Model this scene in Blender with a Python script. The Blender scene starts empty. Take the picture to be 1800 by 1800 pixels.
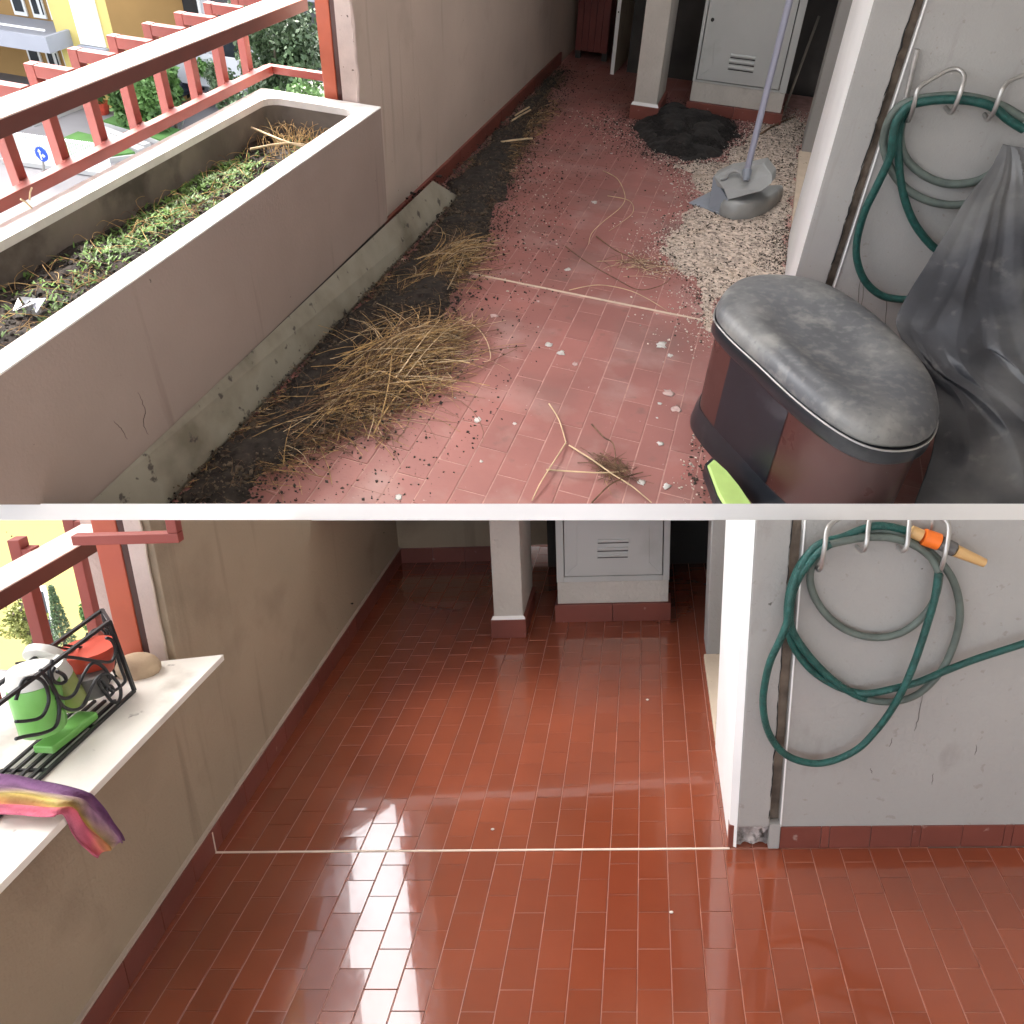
import bpy, bmesh, math, random
import numpy as np
from mathutils import Vector, Matrix
random.seed(7); rng = np.random.default_rng(7)
S = bpy.context.scene
COL = S.collection
# ------------------------------------------------------------------ camera, sky, sun
FPX = 1450.0                                   # focal length in pixels of an 1800 px wide frame
def nrm(v): return v / np.linalg.norm(v)
def ray(x, y): return np.array([(x - 900) / FPX, (y - 900) / FPX, 1.0])
class Rig:
    """frame of one balcony: a = to the right, b = along the balcony, c = up (metres before scale)"""
    def __init__(s, vy, vz, h, joint, scale):
        Y = nrm(ray(*vy)); Z = -nrm(ray(*vz)); Z = nrm(Z - Y * (Z @ Y)); X = np.cross(Y, Z)
        s.X, s.Y, s.Z, s.h, s.s = X, Y, Z, h, scale
        s.O = -Z * h
        p, q = [s._fl(*j) for j in joint]; d = nrm(q - p)
        s.Xs = d if d[0] > 0 else -d
        s.M = np.column_stack([s.Xs, Y, Z]); s.Mi = np.linalg.inv(s.M)
    def _fl(s, x, y, c=0.0):
        r = ray(x, y); return (c - s.h) / (r @ s.Z) * r
    def fl(s, x, y, c=0.0): return s.Mi @ (s._fl(x, y, c) - s.O)
    def on(s, x, y, ax, val):
        r = s.Mi @ ray(x, y); o = s.Mi @ (-s.O); return o + (val - o[ax]) / r[ax] * r
    def W(s, P):                               # (n,3) rig coordinates -> world
        P = np.atleast_2d(np.asarray(P, float)); C = (P @ s.M.T + s.O) * s.s
        return C @ RW.T + CAM
UP = Rig((1470, -372), (810, 2550), 1.22, ((845, 484), (1236, 563)), 1.3)     # the balcony before cleaning
LO = Rig((1134, 387), (1080, 5100), 1.57, ((375, 1497), (1280, 1490)), 0.65)  # the balcony after cleaning
UPS = Rig((1470, -372), (810, 2550), 1.22, ((845, 484), (1236, 563)), 1.3 * .9356)   # planter and railing: measured on a lip that stands proud of the wall
LOS = Rig((1134, 387), (1080, 5100), 1.57, ((375, 1497), (1280, 1490)), 0.65 * .88)  # marble top overhanging the lower planter
RW = np.array([UP.X, UP.Y, UP.Z])              # camera axes -> world; the world is level with the upper balcony
CAM = np.array([0, 0, UP.h * UP.s])
cam = bpy.data.objects.new('camera', bpy.data.cameras.new('camera')); COL.objects.link(cam)
cam.data.sensor_width = 36; cam.data.lens = FPX / 1800 * 36; cam.data.clip_start = .02; cam.data.clip_end = 600
m = Matrix.Identity(4)
for i in range(3):
    m[i][0] = RW[i][0]; m[i][1] = -RW[i][1]; m[i][2] = -RW[i][2]; m[i][3] = CAM[i]
cam.matrix_world = m; S.camera = cam
SUN_EL, SUN_AZ = 55, -50                        # azimuth from +Y, negative = left
w = bpy.data.worlds.new('World'); S.world = w; w.use_nodes = True
nt = w.node_tree; bg = nt.nodes['Background']
sky = nt.nodes.new('ShaderNodeTexSky'); sky.sky_type = 'NISHITA'; sky.sun_disc = False
sky.sun_elevation = math.radians(SUN_EL); sky.sun_rotation = math.radians(SUN_AZ)
sky.dust_density = 6; sky.air_density = 1.0; sky.ozone_density = 1.0
hs = nt.nodes.new('ShaderNodeHueSaturation'); hs.inputs['Saturation'].default_value = .35
nt.links.new(sky.outputs[0], hs.inputs['Color']); nt.links.new(hs.outputs[0], bg.inputs[0])
bg.inputs[1].default_value = .15
sl = bpy.data.lights.new('sun', 'SUN'); sl.energy = 1.5; sl.angle = math.radians(12); sl.color = (1, .95, .88)
so = bpy.data.objects.new('sun', sl); COL.objects.link(so)
e, z = math.radians(SUN_EL), math.radians(SUN_AZ)
so.rotation_euler = Vector((math.sin(z) * math.cos(e), math.cos(z) * math.cos(e), math.sin(e))).to_track_quat('Z', 'Y').to_euler()
S.view_settings.view_transform = 'Standard'; S.view_settings.look = 'None'
S.view_settings.exposure = 3.05; S.view_settings.gamma = 1; S.view_settings.use_curve_mapping = False
S.cycles.max_bounces = 8; S.cycles.diffuse_bounces = 5
# ------------------------------------------------------------------ materials
def rgb(r, g, b):                               # sRGB 0..255 -> linear
    f = lambda v: (v / 255 / 12.92) if v / 255 <= .04045 else ((v / 255 + .055) / 1.055) ** 2.4
    return (f(r), f(g), f(b), 1)
def mul(c, k): return (c[0] * k, c[1] * k, c[2] * k, 1)
def M(name, col, rough=.7, var=.25, scale=4.0, bump=.15, bscale=60.0, spots=(), rnd=0.0, metal=0.0, coat=0.0, coatr=.05,
      spec=.5, world=False, strand=False, rvar=0.0, trans=0.0, alpha=1.0):
    """noise-mottled surface; spots = (colour, scale, threshold, softness, strength) layers of dirt and wear"""
    mt = bpy.data.materials.new(name); mt.use_nodes = True
    n, l = mt.node_tree.nodes, mt.node_tree.links
    p = n['Principled BSDF']; p.inputs['Roughness'].default_value = rough; p.inputs['Metallic'].default_value = metal
    p.inputs['Coat Weight'].default_value = coat; p.inputs['Coat Roughness'].default_value = coatr
    p.inputs['Specular IOR Level'].default_value = spec
    p.inputs['Transmission Weight'].default_value = trans; p.inputs['Alpha'].default_value = alpha
    if world: vec = n.new('ShaderNodeNewGeometry').outputs['Position']
    else: vec = n.new('ShaderNodeTexCoord').outputs['Object']
    def noise(sc, det=5.0, off=None):
        t = n.new('ShaderNodeTexNoise'); t.inputs['Scale'].default_value = sc; t.inputs['Detail'].default_value = det
        l.new(vec, t.inputs['Vector']); return t.outputs['Fac']
    def snoise(sc, zs, low=False):
        v0 = vec
        if low:                                   # streaks that run down the walls of the lower balcony
            v0 = n.new('ShaderNodeMapping'); A3 = Matrix((RW @ np.column_stack([LO.X, LO.Y, LO.Z])).T.tolist()); v0.inputs['Rotation'].default_value = A3.to_euler('XYZ')
            l.new(vec, v0.inputs['Vector']); v0 = v0.outputs[0]
        mp = n.new('ShaderNodeMapping'); mp.inputs['Scale'].default_value = (1, 1, zs); l.new(v0, mp.inputs['Vector'])
        t = n.new('ShaderNodeTexNoise'); t.inputs['Scale'].default_value = sc; t.inputs['Detail'].default_value = 6; l.new(mp.outputs[0], t.inputs['Vector']); return t.outputs['Fac']
    def ramp(src, a, b, ca=(0, 0, 0, 1), cb=(1, 1, 1, 1)):
        r = n.new('ShaderNodeValToRGB'); r.color_ramp.elements[0].position = a; r.color_ramp.elements[1].position = b
        r.color_ramp.elements[0].color = ca; r.color_ramp.elements[1].color = cb; l.new(src, r.inputs[0]); return r.outputs[0]
    def mix(f, a, b):
        x = n.new('ShaderNodeMix'); x.data_type = 'RGBA'
        if isinstance(f, float): x.inputs[0].default_value = f
        else: l.new(f, x.inputs[0])
        for v, s in ((a, 6), (b, 7)):
            if isinstance(v, tuple): x.inputs[s].default_value = v
            else: l.new(v, x.inputs[s])
        return x.outputs[2]
    c = ramp(noise(scale), .3, .7, mul(col, 1 - var), mul(col, 1 + var))
    if rnd:
        oi = n.new('ShaderNodeObjectInfo')
        c = mix(ramp(oi.outputs['Random'], 0, 1), c, mix(.6, c, mul(col, 1 - rnd)))
    for sp in spots:
        sc, th, so_, st = sp[1], sp[2], sp[3], sp[4]
        f = ramp(noise(sc, 6) if len(sp) < 6 else snoise(sc, *sp[5:]), th, min(th + so_, 1), (0, 0, 0, 1), (st, st, st, 1))
        c = mix(f, c, sp[0])
    l.new(c, p.inputs['Base Color'])
    if rvar:
        l.new(ramp(noise(scale * 1.7), .3, .7, (max(rough - rvar, .02),) * 3 + (1,), (rough + rvar,) * 3 + (1,)), p.inputs['Roughness'])
    if bump:
        b = n.new('ShaderNodeBump'); b.inputs['Strength'].default_value = bump; b.inputs['Distance'].default_value = .004
        l.new(noise(bscale, 4), b.inputs['Height']); l.new(b.outputs[0], p.inputs['Normal'])
    return mt
BLK = (.012, .010, .008, 1)
mt = {}
mt['tile_dusty'] = M('dusty_terracotta', (.31, .122, .104, 1), .6, .2, 3, .12, 90, [((.17, .115, .10, 1), 2.4, .52, .25, .6), ((.42, .29, .26, 1), 5, .52, .28, .6), ((.15, .09, .075, 1), 13, .62, .12, .5), ((.62, .52, .48, 1), 55, .70, .06, .7)], rnd=.22, world=True)
mt['grout_dusty'] = M('dusty_grout', (.42, .235, .20, 1), .9, .25, 20, .2, 150, world=True)
mt['strip'] = M('joint_strip', (.62, .50, .38, 1), .7, .12, 30, .1)
mt['tile_wet'] = M('washed_terracotta', (.24, .058, .026, 1), .12, .2, 3.5, .08, 26, [((.20, .042, .019, 1), 2.2, .52, .2, .8)], rnd=.28, world=True, coat=1.0, coatr=.02, rvar=.05)
mt['grout_wet'] = M('washed_grout', (.36, .155, .11, 1), .5, .2, 20, .2, 150, world=True)
mt['strip_pale'] = M('pale_joint_strip', (.70, .58, .48, 1), .5, .1, 30, .1)
mt['skirt'] = M('skirting_terracotta', (.20, .055, .038, 1), .45, .2, 6, .08, 60, [((.4, .3, .26, 1), 40, .68, .05, .6)], rnd=.25, world=True)
mt['wall'] = M('beige_render', (.48, .395, .325, 1), .85, .09, 2.2, .35, 140, [((.22, .18, .14, 1), 16, .62, .16, .4, .07), ((.27, .20, .15, 1), 3.5, .60, .22, .5), ((.10, .075, .05, 1), 34, .735, .02, .7)], world=True)
mt['wall2'] = M('tan_render', (.38, .305, .215, 1), .85, .08, 3, .35, 160, [((.17, .13, .09, 1), 22, .60, .14, .5, .07, True), ((.18, .135, .095, 1), 4.5, .56, .2, .6), ((.10, .075, .05, 1), 50, .75, .02, .6)], world=True)
mt['edge'] = M('plaster_edge', (.50, .40, .36, 1), .9, .12, 12, .5, 120, [((.05, .03, .025, 1), 45, .70, .02, .9)], world=True)
mt['planter'] = M('painted_concrete', (.30, .235, .20, 1), .85, .07, 3, .25, 110, [((.15, .11, .09, 1), 18, .63, .12, .35, .08), ((.12, .09, .07, 1), 40, .74, .02, .8)], world=True)
mt['lip'] = M('bare_concrete_lip', (.74, .72, .68, 1), .85, .1, 12, .5, 110, [((.3, .27, .23, 1), 28, .69, .05, .6)], world=True)
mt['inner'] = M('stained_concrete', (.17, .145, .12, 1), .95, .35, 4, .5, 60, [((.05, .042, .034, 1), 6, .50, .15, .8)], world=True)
mt['marble'] = M('weathered_marble', (.29, .265, .205, 1), .6, .2, 4, .15, 80, [((.13, .11, .075, 1), 4.0, .48, .2, .9), ((.05, .04, .03, 1), 22, .63, .05, .9)], world=True)
mt['marble_clean'] = M('pale_marble', (.82, .79, .72, 1), .5, .1, 5, .1, 80, [((.40, .36, .30, 1), 7, .55, .14, .75), ((.16, .14, .12, 1), 26, .66, .05, .7)], world=True)
mt['red'] = M('red_painted_steel', (.25, .048, .035, 1), .5, .16, 6, .08, 70, [((.36, .10, .055, 1), 5, .58, .18, .6)], world=True)
mt['orangepaint'] = M('faded_orange_red_paint', (.44, .095, .045, 1), .45, .14, 5, .08, 70, [((.30, .055, .04, 1), 4, .55, .2, .7)], world=True)
mt['bin_red'] = M('dusty_maroon_metal', (.060, .020, .017, 1), .36, .14, 5, .04, 60, [((.11, .07, .06, 1), 3, .50, .3, .4), ((.4, .35, .32, 1), 60, .74, .02, .7)], rvar=.1)
mt['handrail'] = M('handrail_in_shade', (.115, .030, .022, 1), .45, .2, 6, .08, 70, world=True)  # shade on the handrail's inner face put into this darker colour
mt['redtop'] = M('handrail_top_glare', (.78, .62, .56, 1), .35, .1, 8, .08, 70, world=True)  # glare on the handrail top put into this pale colour
mt['grey'] = M('grey_concrete', (.345, .335, .315, 1), .85, .06, 3, .3, 150, [((.24, .22, .20, 1), 18, .64, .12, .5, .10), ((.25, .22, .19, 1), 60, .66, .05, .5), ((.33, .31, .30, 1), 5, .58, .2, .5), ((.08, .07, .06, 1), 48, .735, .02, .85)], world=True)
mt['white'] = M('white_paint', (.80, .79, .77, 1), .6, .05, 5, .12, 90, [((.5, .42, .32, 1), 20, .69, .06, .6)], world=True)
mt['pillar'] = M('stippled_plaster', (.52, .49, .44, 1), .9, .08, 6, 1.0, 75, [((.3, .27, .23, 1), 7, .60, .15, .5)], world=True)
mt['raw'] = M('crumbling_mortar', (.40, .36, .34, 1), .95, .5, 50, 1.0, 90, [((.07, .06, .05, 1), 40, .54, .08, .9)], world=True)
mt['beige'] = M('threshold_stone', (.55, .45, .34, 1), .8, .12, 8, .3, 90, [((.15, .12, .09, 1), 30, .66, .05, .7)], world=True)
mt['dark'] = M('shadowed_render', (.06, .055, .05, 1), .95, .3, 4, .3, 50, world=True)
mt['doorp'] = M('painted_metal_door', (.46, .47, .45, 1), .5, .05, 4, .04, 60, [((.3, .29, .26, 1), 6, .62, .16, .4)], world=True)
mt['joint'] = M('joint_filler', (.16, .125, .095, 1), .95, .45, 25, .8, 60, world=True)
mt['slot'] = M('dark_gap', (.02, .02, .02, 1), .9, .2, 5, 0)
mt['rust'] = M('dark_red_panel', (.13, .028, .022, 1), .5, .25, 5, .1, 40, world=True)
mt['slab'] = M('white_slab_edge', (.87, .87, .86, 1), .8, .03, 3, .1, 60, world=True)
mt['blockwall'] = M('light_block_wall', (.50, .47, .43, 1), .9, .06, 3, .1, 60, world=True)
mt['ceil'] = M('painted_soffit', (.78, .77, .74, 1), .9, .05, 3, .1, 60, world=True)
# ------------------------------------------------------------------ geometry helpers
UPN = (RW @ np.array([0, 1.0, 13.0 / FPX]), 'up'); LON = (RW @ np.array([0, -1.0, 14.0 / FPX]), 'lo')
def cut(bm, rig, base):
    """end the upper balcony on the slab and the lower balcony under it"""
    no = Vector(UPN[0] if rig in (UP, UPS) else LON[0]).normalized(); co = Vector(CAM) - base
    if any((v.co - co).dot(no) > 1e-5 for v in bm.verts):
        bmesh.ops.bisect_plane(bm, geom=bm.verts[:] + bm.edges[:] + bm.faces[:], dist=1e-6, plane_co=co, plane_no=no, clear_outer=True)
def base_of(o):
    b = Vector((0, 0, 0))
    while o is not None: b += o.location; o = o.parent
    return b
def thing(name, label, cat, loc, group=None, rig=None):
    o = bpy.data.objects.new(name, None); COL.objects.link(o)
    o.location = Vector(rig.W(loc)[0]) if rig else Vector(loc)
    o['label'] = label; o['category'] = cat
    if group: o['group'] = group
    return o
def tag(o, label=None, cat=None, group=None, kind=None):
    if label: o['label'] = label
    if cat: o['category'] = cat
    if group: o['group'] = group
    if kind: o['kind'] = kind
    return o
class MB:
    def __init__(s): s.v = []; s.f = []; s.n = 0
    def add(s, v, f):
        v = np.asarray(v, float); s.v.append(v); s.f += [tuple(i + s.n for i in q) for q in f]; s.n += len(v); return s
    def box(s, a0, a1, b0, b1, c0, c1):
        v = [(x, y, q) for q in (c0, c1) for y in (b0, b1) for x in (a0, a1)]
        return s.add(v, [(0, 2, 3, 1), (4, 5, 7, 6), (0, 1, 5, 4), (2, 6, 7, 3), (0, 4, 6, 2), (1, 3, 7, 5)])
    def hexa(s, p):                            # 8 points: bottom loop 4, top loop 4
        return s.add(p, [(3, 2, 1, 0), (4, 5, 6, 7), (0, 1, 5, 4), (1, 2, 6, 5), (2, 3, 7, 6), (3, 0, 4, 7)])
    def prism(s, poly, c0, c1):
        n = len(poly); v = [(p[0], p[1], c0) for p in poly] + [(p[0], p[1], c1) for p in poly]
        return s.add(v, [tuple(range(n))[::-1], tuple(range(n, 2 * n))] + [(i, (i + 1) % n, n + (i + 1) % n, n + i) for i in range(n)])
    def loft(s, rings, cap=True, closed=True):
        n = len(rings[0]); v = np.concatenate([np.asarray(r, float) for r in rings]); f = []
        for k in range(len(rings) - 1):
            for i in range(n if closed else n - 1):
                j = (i + 1) % n; f.append((k * n + i, k * n + j, (k + 1) * n + j, (k + 1) * n + i))
        if cap: f.append(tuple(range(n))[::-1]); f.append(tuple((len(rings) - 1) * n + i for i in range(n)))
        return s.add(v, f)
    def tube(s, pts, r, sides=8, cap=True, aniso=None):
        P = np.asarray(pts, float); n = len(P); T = np.gradient(P, axis=0)
        T /= np.linalg.norm(T, axis=1)[:, None] + 1e-12
        ref = np.array([0, 0, 1.0]) if abs(T[0][2]) < .9 else np.array([1.0, 0, 0]); rings = []
        u = nrm(np.cross(T[0], ref)); R = np.broadcast_to(np.asarray(r, float), (n,))
        for i in range(n):
            u = nrm(u - T[i] * (u @ T[i])); q = np.cross(T[i], u)
            an = np.linspace(0, 2 * math.pi, sides, endpoint=False)
            rings.append(P[i] + R[i] * (np.cos(an)[:, None] * u + np.sin(an)[:, None] * q))
        return s.loft(rings, cap)
    def sqbar(s, p, q, w, h=None, up=(0, 0, 1)):
        p, q = np.asarray(p, float), np.asarray(q, float); h = h or w; t = nrm(q - p); u = np.asarray(up, float)
        if abs(t @ u) > .95: u = np.array([0, 1.0, 0])
        x = nrm(np.cross(t, u)); y = np.cross(x, t)
        c = [(-1, -1), (1, -1), (1, 1), (-1, 1)]
        return s.loft([[o + i * x * w / 2 + j * y * h / 2 for i, j in c] for o in (p, q)])
    def sphere(s, c, r, nu=10, nv=7, sq=(1, 1, 1)):
        rings = []
        for k in range(1, nv):
            ph = math.pi * k / nv; an = np.linspace(0, 2 * math.pi, nu, endpoint=False)
            rings.append(np.stack([c[0] + r * sq[0] * math.sin(ph) * np.cos(an), c[1] + r * sq[1] * math.sin(ph) * np.sin(an),
                                   np.full(nu, c[2] - r * sq[2] * math.cos(ph))], 1))
        return s.loft(rings)
    def build(s, name, mat, parent=None, rig=UP, bevel=0, smooth=False, docut=True, sub=0, loc=None, disp=0, dscale=20):
        V = np.concatenate(s.v); V = rig.W(V) if rig else V
        me = bpy.data.meshes.new(name); o = bpy.data.objects.new(name, me)
        if parent is not None: base = base_of(parent); o.parent = parent
        else:
            base = Vector(loc) if loc is not None else Vector(V[:, 0:3].mean(0)); base.z = V[:, 2].min() if loc is None else base.z
            o.location = base
        me.from_pydata((V - np.array(base)).tolist(), [], s.f)
        if bevel or (docut and rig) or smooth or sub:
            bm = bmesh.new(); bm.from_mesh(me)
            bmesh.ops.recalc_face_normals(bm, faces=bm.faces[:])
            if sub:
                bmesh.ops.subdivide_edges(bm, edges=bm.edges[:], cuts=sub, use_grid_fill=True)
            if bevel:
                es = [g for g in bm.edges if len(g.link_faces) == 2 and g.calc_face_angle(0) > .5]
                bmesh.ops.bevel(bm, geom=es, offset=bevel * rig.s if rig else bevel, segments=2, affect='EDGES', profile=.6, clamp_overlap=True)
            if docut and rig: cut(bm, rig, base)
            bm.to_mesh(me); bm.free()
        if smooth:
            for pl in me.polygons: pl.use_smooth = True
            if smooth != True: me.set_sharp_from_angle(angle=math.radians(smooth))
        me.materials.append(mat); COL.objects.link(o)
        return o
def smooth_path(pts, n=8, closed=False):
    P = np.asarray(pts, float); out = []; m = len(P)
    for i in range(m - 1):
        p0, p1, p2, p3 = P[max(i - 1, 0)], P[i], P[i + 1], P[min(i + 2, m - 1)]
        for t in np.linspace(0, 1, n, endpoint=False):
            out.append(.5 * (2 * p1 + (p2 - p0) * t + (2 * p0 - 5 * p1 + 4 * p2 - p3) * t * t + (3 * p1 - p0 - 3 * p2 + p3) * t ** 3))
    out.append(P[-1]); return np.array(out)
def inpoly(P, poly):
    x, y = P[:, 0], P[:, 1]; r = np.zeros(len(P), bool); n = len(poly)
    for i in range(n):
        x0, y0 = poly[i][:2]; x1, y1 = poly[(i + 1) % n][:2]
        k = ((y0 > y) != (y1 > y)) & (x < (x1 - x0) * (y - y0) / (y1 - y0 + 1e-12) + x0); r ^= k
    return r
def polydist(P, poly):
    d = np.full(len(P), 1e9); n = len(poly)
    for i in range(n):
        a = np.array(poly[i][:2]); b = np.array(poly[(i + 1) % n][:2]); ab = b - a
        t = np.clip(((P - a) @ ab) / (ab @ ab + 1e-12), 0, 1)[:, None]; d = np.minimum(d, np.linalg.norm(P - a - t * ab, axis=1))
    return d
def sample(poly, n, fade=0.0):
    poly = [tuple(p[:2]) for p in poly]; q = np.array(poly); lo, hi = q.min(0) - fade, q.max(0) + fade; out = []; k = 0
    while k < n:
        P = lo + rng.random((n * 2, 2)) * (hi - lo); ins = inpoly(P, poly)
        if fade:
            d = polydist(P, poly); p = np.where(ins, np.minimum(1, .35 + d / fade * .65), np.exp(-d / fade * 3) * .35); P = P[rng.random(len(P)) < p]
        else: P = P[ins]
        out.append(P); k += len(P)
    return np.concatenate(out)[:n]
OCT = np.array([(1, 0, 0), (-1, 0, 0), (0, 1, 0), (0, -1, 0), (0, 0, 1), (0, 0, -1)], float)
OCF = np.array([(0, 2, 4), (2, 1, 4), (1, 3, 4), (3, 0, 4), (2, 0, 5), (1, 2, 5), (3, 1, 5), (0, 3, 5)])
def grains(mb, P, rmin, rmax, c0=0.0, height=None, flat=.7, power=2.0):
    """many small angular bits lying on the floor"""
    n = len(P); r = rmin + (rmax - rmin) * rng.random(n) ** power
    A = rng.random(n) * 6.283; B = rng.random(n) * 6.283
    sc = r[:, None] * (0.6 + .7 * rng.random((n, 3)))
    v = OCT[None] * sc[:, None, :] * (1 + .5 * (rng.random((n, 6, 1)) - .5))
    ca, sa, cb, sb = np.cos(A)[:, None], np.sin(A)[:, None], np.cos(B * .2)[:, None], np.sin(B * .2)[:, None]
    x = v[..., 0] * cb - v[..., 2] * sb; zz = (v[..., 0] * sb + v[..., 2] * cb) * flat; y = v[..., 1]
    X = x * ca - y * sa; Y = x * sa + y * ca
    h = np.full(n, c0) if height is None else height
    V = np.stack([X + P[:, 0:1], Y + P[:, 1:2], zz + (h + r * flat * .45)[:, None]], -1).reshape(-1, 3)
    F = (OCF[None] + 6 * np.arange(n)[:, None, None]).reshape(-1, 3)
    return mb.add(V, F.tolist())
def vnoise(x, y, s, seed=0):
    """cheap smooth value noise"""
    x, y = np.asarray(x) * s + seed * 17.3, np.asarray(y) * s + seed * 9.1
    xi, yi = np.floor(x), np.floor(y); fx, fy = x - xi, y - yi; fx, fy = fx * fx * (3 - 2 * fx), fy * fy * (3 - 2 * fy)
    h = lambda i, j: np.modf(np.abs(np.sin(i * 127.1 + j * 311.7 + seed * 74.7) * 43758.5453))[0]
    return (h(xi, yi) * (1 - fx) + h(xi + 1, yi) * fx) * (1 - fy) + (h(xi, yi + 1) * (1 - fx) + h(xi + 1, yi + 1) * fx) * fy
# ------------------------------------------------------------------ slab between the two balconies
def campt(P): return (np.asarray(P, float) @ RW.T) + CAM
d1 = 1.92; th = 29.0 / FPX * d1
sb = MB(); sb.hexa([campt((x, y, q)) for y in (th / 2, -th / 2) for x, q in ((-4, d1), (4, d1), (4, d1 + 1.2), (-4, d1 + 1.2))])
tag(sb.build('floor_slab', mt['slab'], rig=None), 'white painted slab edge running between the upper and lower balcony floors', kind='structure')

# ================================================================== UPPER BALCONY
JB = 2.343                                       # cross joint, and the face of the right wall
WL = -1.165                                      # face of the left wall
TW = .0746
def tiles(rig, name, mat, gmat, label, cells, Lb, g, cap=300, tilt=.0):
    """floor: a bed of grout with single tiles bedded in it; cells = list of (a0, b0, la, lb)"""
    amin = min(c[0] for c in cells); amax = max(c[0] + c[2] for c in cells); bmin = min(c[1] for c in cells); bmax = max(c[1] + c[3] for c in cells)
    return None
def tile_mesh(rig, la, lb, g, mat, name='tile'):
    a, b, t, e = la / 2 - g / 2, lb / 2 - g * (.25 if rig is LO else .5), .006, .0010
    mb = MB(); q = [(-1, -1), (1, -1), (1, 1), (-1, 1)]
    mb.loft([[(i * a, j * b, -t) for i, j in q], [(i * a, j * b, -e) for i, j in q], [(i * (a - e), j * (b - e), 0) for i, j in q]])
    me = bpy.data.meshes.new(name); V = np.concatenate(mb.v); me.from_pydata((rig.W(V) - rig.W((0, 0, 0))).tolist(), [], mb.f)
    bm = bmesh.new(); bm.from_mesh(me); bmesh.ops.recalc_face_normals(bm, faces=bm.faces[:]); bm.to_mesh(me); bm.free()
    me.materials.append(mat); return me
def lay_floor(rig, floor, regions, Lb, g, mat, cap=300, jit=.0004, tilt=.0):
    cells = []
    for (a0, a1, b0, b1, off) in regions:
        na = int(round((a1 - a0) / TW))
        for i in range(na):
            ca = a0 + (i + .5) * TW; s0 = off + (Lb / 2 if i % 2 else 0)
            k = math.floor((b0 - s0) / Lb); 
            while s0 + k * Lb < b1 - 1e-6:
                x0, x1 = max(s0 + k * Lb, b0), min(s0 + (k + 1) * Lb, b1)
                if x1 - x0 > .012: cells.append((ca, (x0 + x1) / 2, x1 - x0))
                k += 1
    vis = []
    no = UPN[0] if rig in (UP, UPS) else LON[0]
    for c in cells:
        p = rig.W((c[0], c[1], 0))[0] - CAM; q = RW.T @ p
        x, y = q[0] / q[2] * FPX + 900, q[1] / q[2] * FPX + 900
        if q[2] < .2 or x < -900 or x > 3000 or y > 3600 or (rig is UP and y > 930): continue
        vis.append((q[2] + (0 if -30 < x < 1830 and y < 1830 else 100), c))
    vis.sort(key=lambda t: t[0]); meshes = {}
    fb = base_of(floor); rest = MB()
    for i, (d, c) in enumerate(vis):
        if i < cap and d < 100:
            key = round(c[2], 3)
            if key not in meshes: meshes[key] = tile_mesh(rig, TW, c[2], g, mat)
            me = meshes[key]
            W0 = Vector(rig.W((c[0], c[1], random.uniform(-jit, jit)))[0])
            if rig is UP and any((Vector(me.vertices[j].co) + W0 - Vector(CAM)).dot(Vector(no)) > 0 for j in range(len(me.vertices))):
                me = me.copy(); bm = bmesh.new(); bm.from_mesh(me); cut(bm, rig, W0); bm.to_mesh(me); nb = len(bm.verts); bm.free()
                if nb < 4: continue
            o = bpy.data.objects.new('tile', me); COL.objects.link(o); o.parent = floor; o.location = W0 - fb
            if tilt: o.rotation_euler = (random.gauss(0, tilt), random.gauss(0, tilt), 0)
        else:
            la, lb, e = TW / 2 - g / 2, c[2] / 2 - g * (.25 if rig is LO else .5), .0010; h = random.uniform(-jit, jit); q = [(-1, -1), (1, -1), (1, 1), (-1, 1)]
            rest.loft([[(c[0] + x * la, c[1] + y * lb, h - .006) for x, y in q], [(c[0] + x * la, c[1] + y * lb, h - e) for x, y in q], [(c[0] + x * (la - e), c[1] + y * (lb - e), h) for x, y in q]])
    if rest.n: tag(rest.build('tile_field', mat, floor, rig), kind='stuff')
gb = MB(); gb.box(WL - .02, 1.3, .9, JB, -.05, -.0009); gb.box(WL - .02, .30, JB, 5.7, -.05, -.0009)
floorU = tag(gb.build('floor', mt['grout_dusty'], rig=UP), kind='structure')
a0 = UP.fl(1149, 550)[0]; a0 = a0 - TW * 13
lay_floor(UP, floorU, [(a0, a0 + TW * 17, JB + .004, 5.65, 2.0771 - .334 * 6), (a0, a0 + TW * 30, 1.0, JB - .004, 2.0771 - .334 * 6)], .334 / 2, .0024, mt['tile_dusty'], jit=.0006, tilt=.002)
st = MB(); st.box(WL, .2, JB - .004, JB + .004, -.004, .0012); st.build('joint_strip', mt['strip'], floorU)
# left wall (planter front below, full height beyond the corner)
wb = .0
lw = thing('wall', 'beige rendered wall with red skirting behind the concrete planter, strewn with soil at its foot', 'wall', (WL, 4, 0), rig=UP)
aj_ = UP.on(604, 170, 1, 2.36)[0]
MB().prism([(aj_, 2.3605), (WL, 2.3605), (WL, 5.80), (aj_, 5.80)], 0, 1.6).build('render', mt['wall'], lw, bevel=.006)
MB().box(aj_, WL, 2.3605, 5.8, 1.602, 2.3).build('upper_render', mt['wall'], lw)
MB().box(aj_, WL - .004, 2.352, 2.36, .1, 1.72).build('jamb_face', mt['edge'], lw, bevel=.001)
rp = []                                           # rough plaster arris on the wall corner
for k in range(44):
    c = .40 + k * .03; rp.append((WL - .002 + random.uniform(-.003, .003), 2.356 + random.uniform(-.003, .003), c))
MB().tube(rp, .006, 6).build('plaster_arris', mt['edge'], lw)
sk = thing('skirting', 'dark red tile skirting along the foot of the long beige wall', 'skirting', (WL, 4, 0), rig=UP)
for k in range(9):
    b0 = 2.36 + k * .29
    MB().box(WL, WL + .012, b0 + .0015, b0 + .2885, 0, .064).build('tile', mt['skirt'], sk, bevel=.0015)
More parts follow.
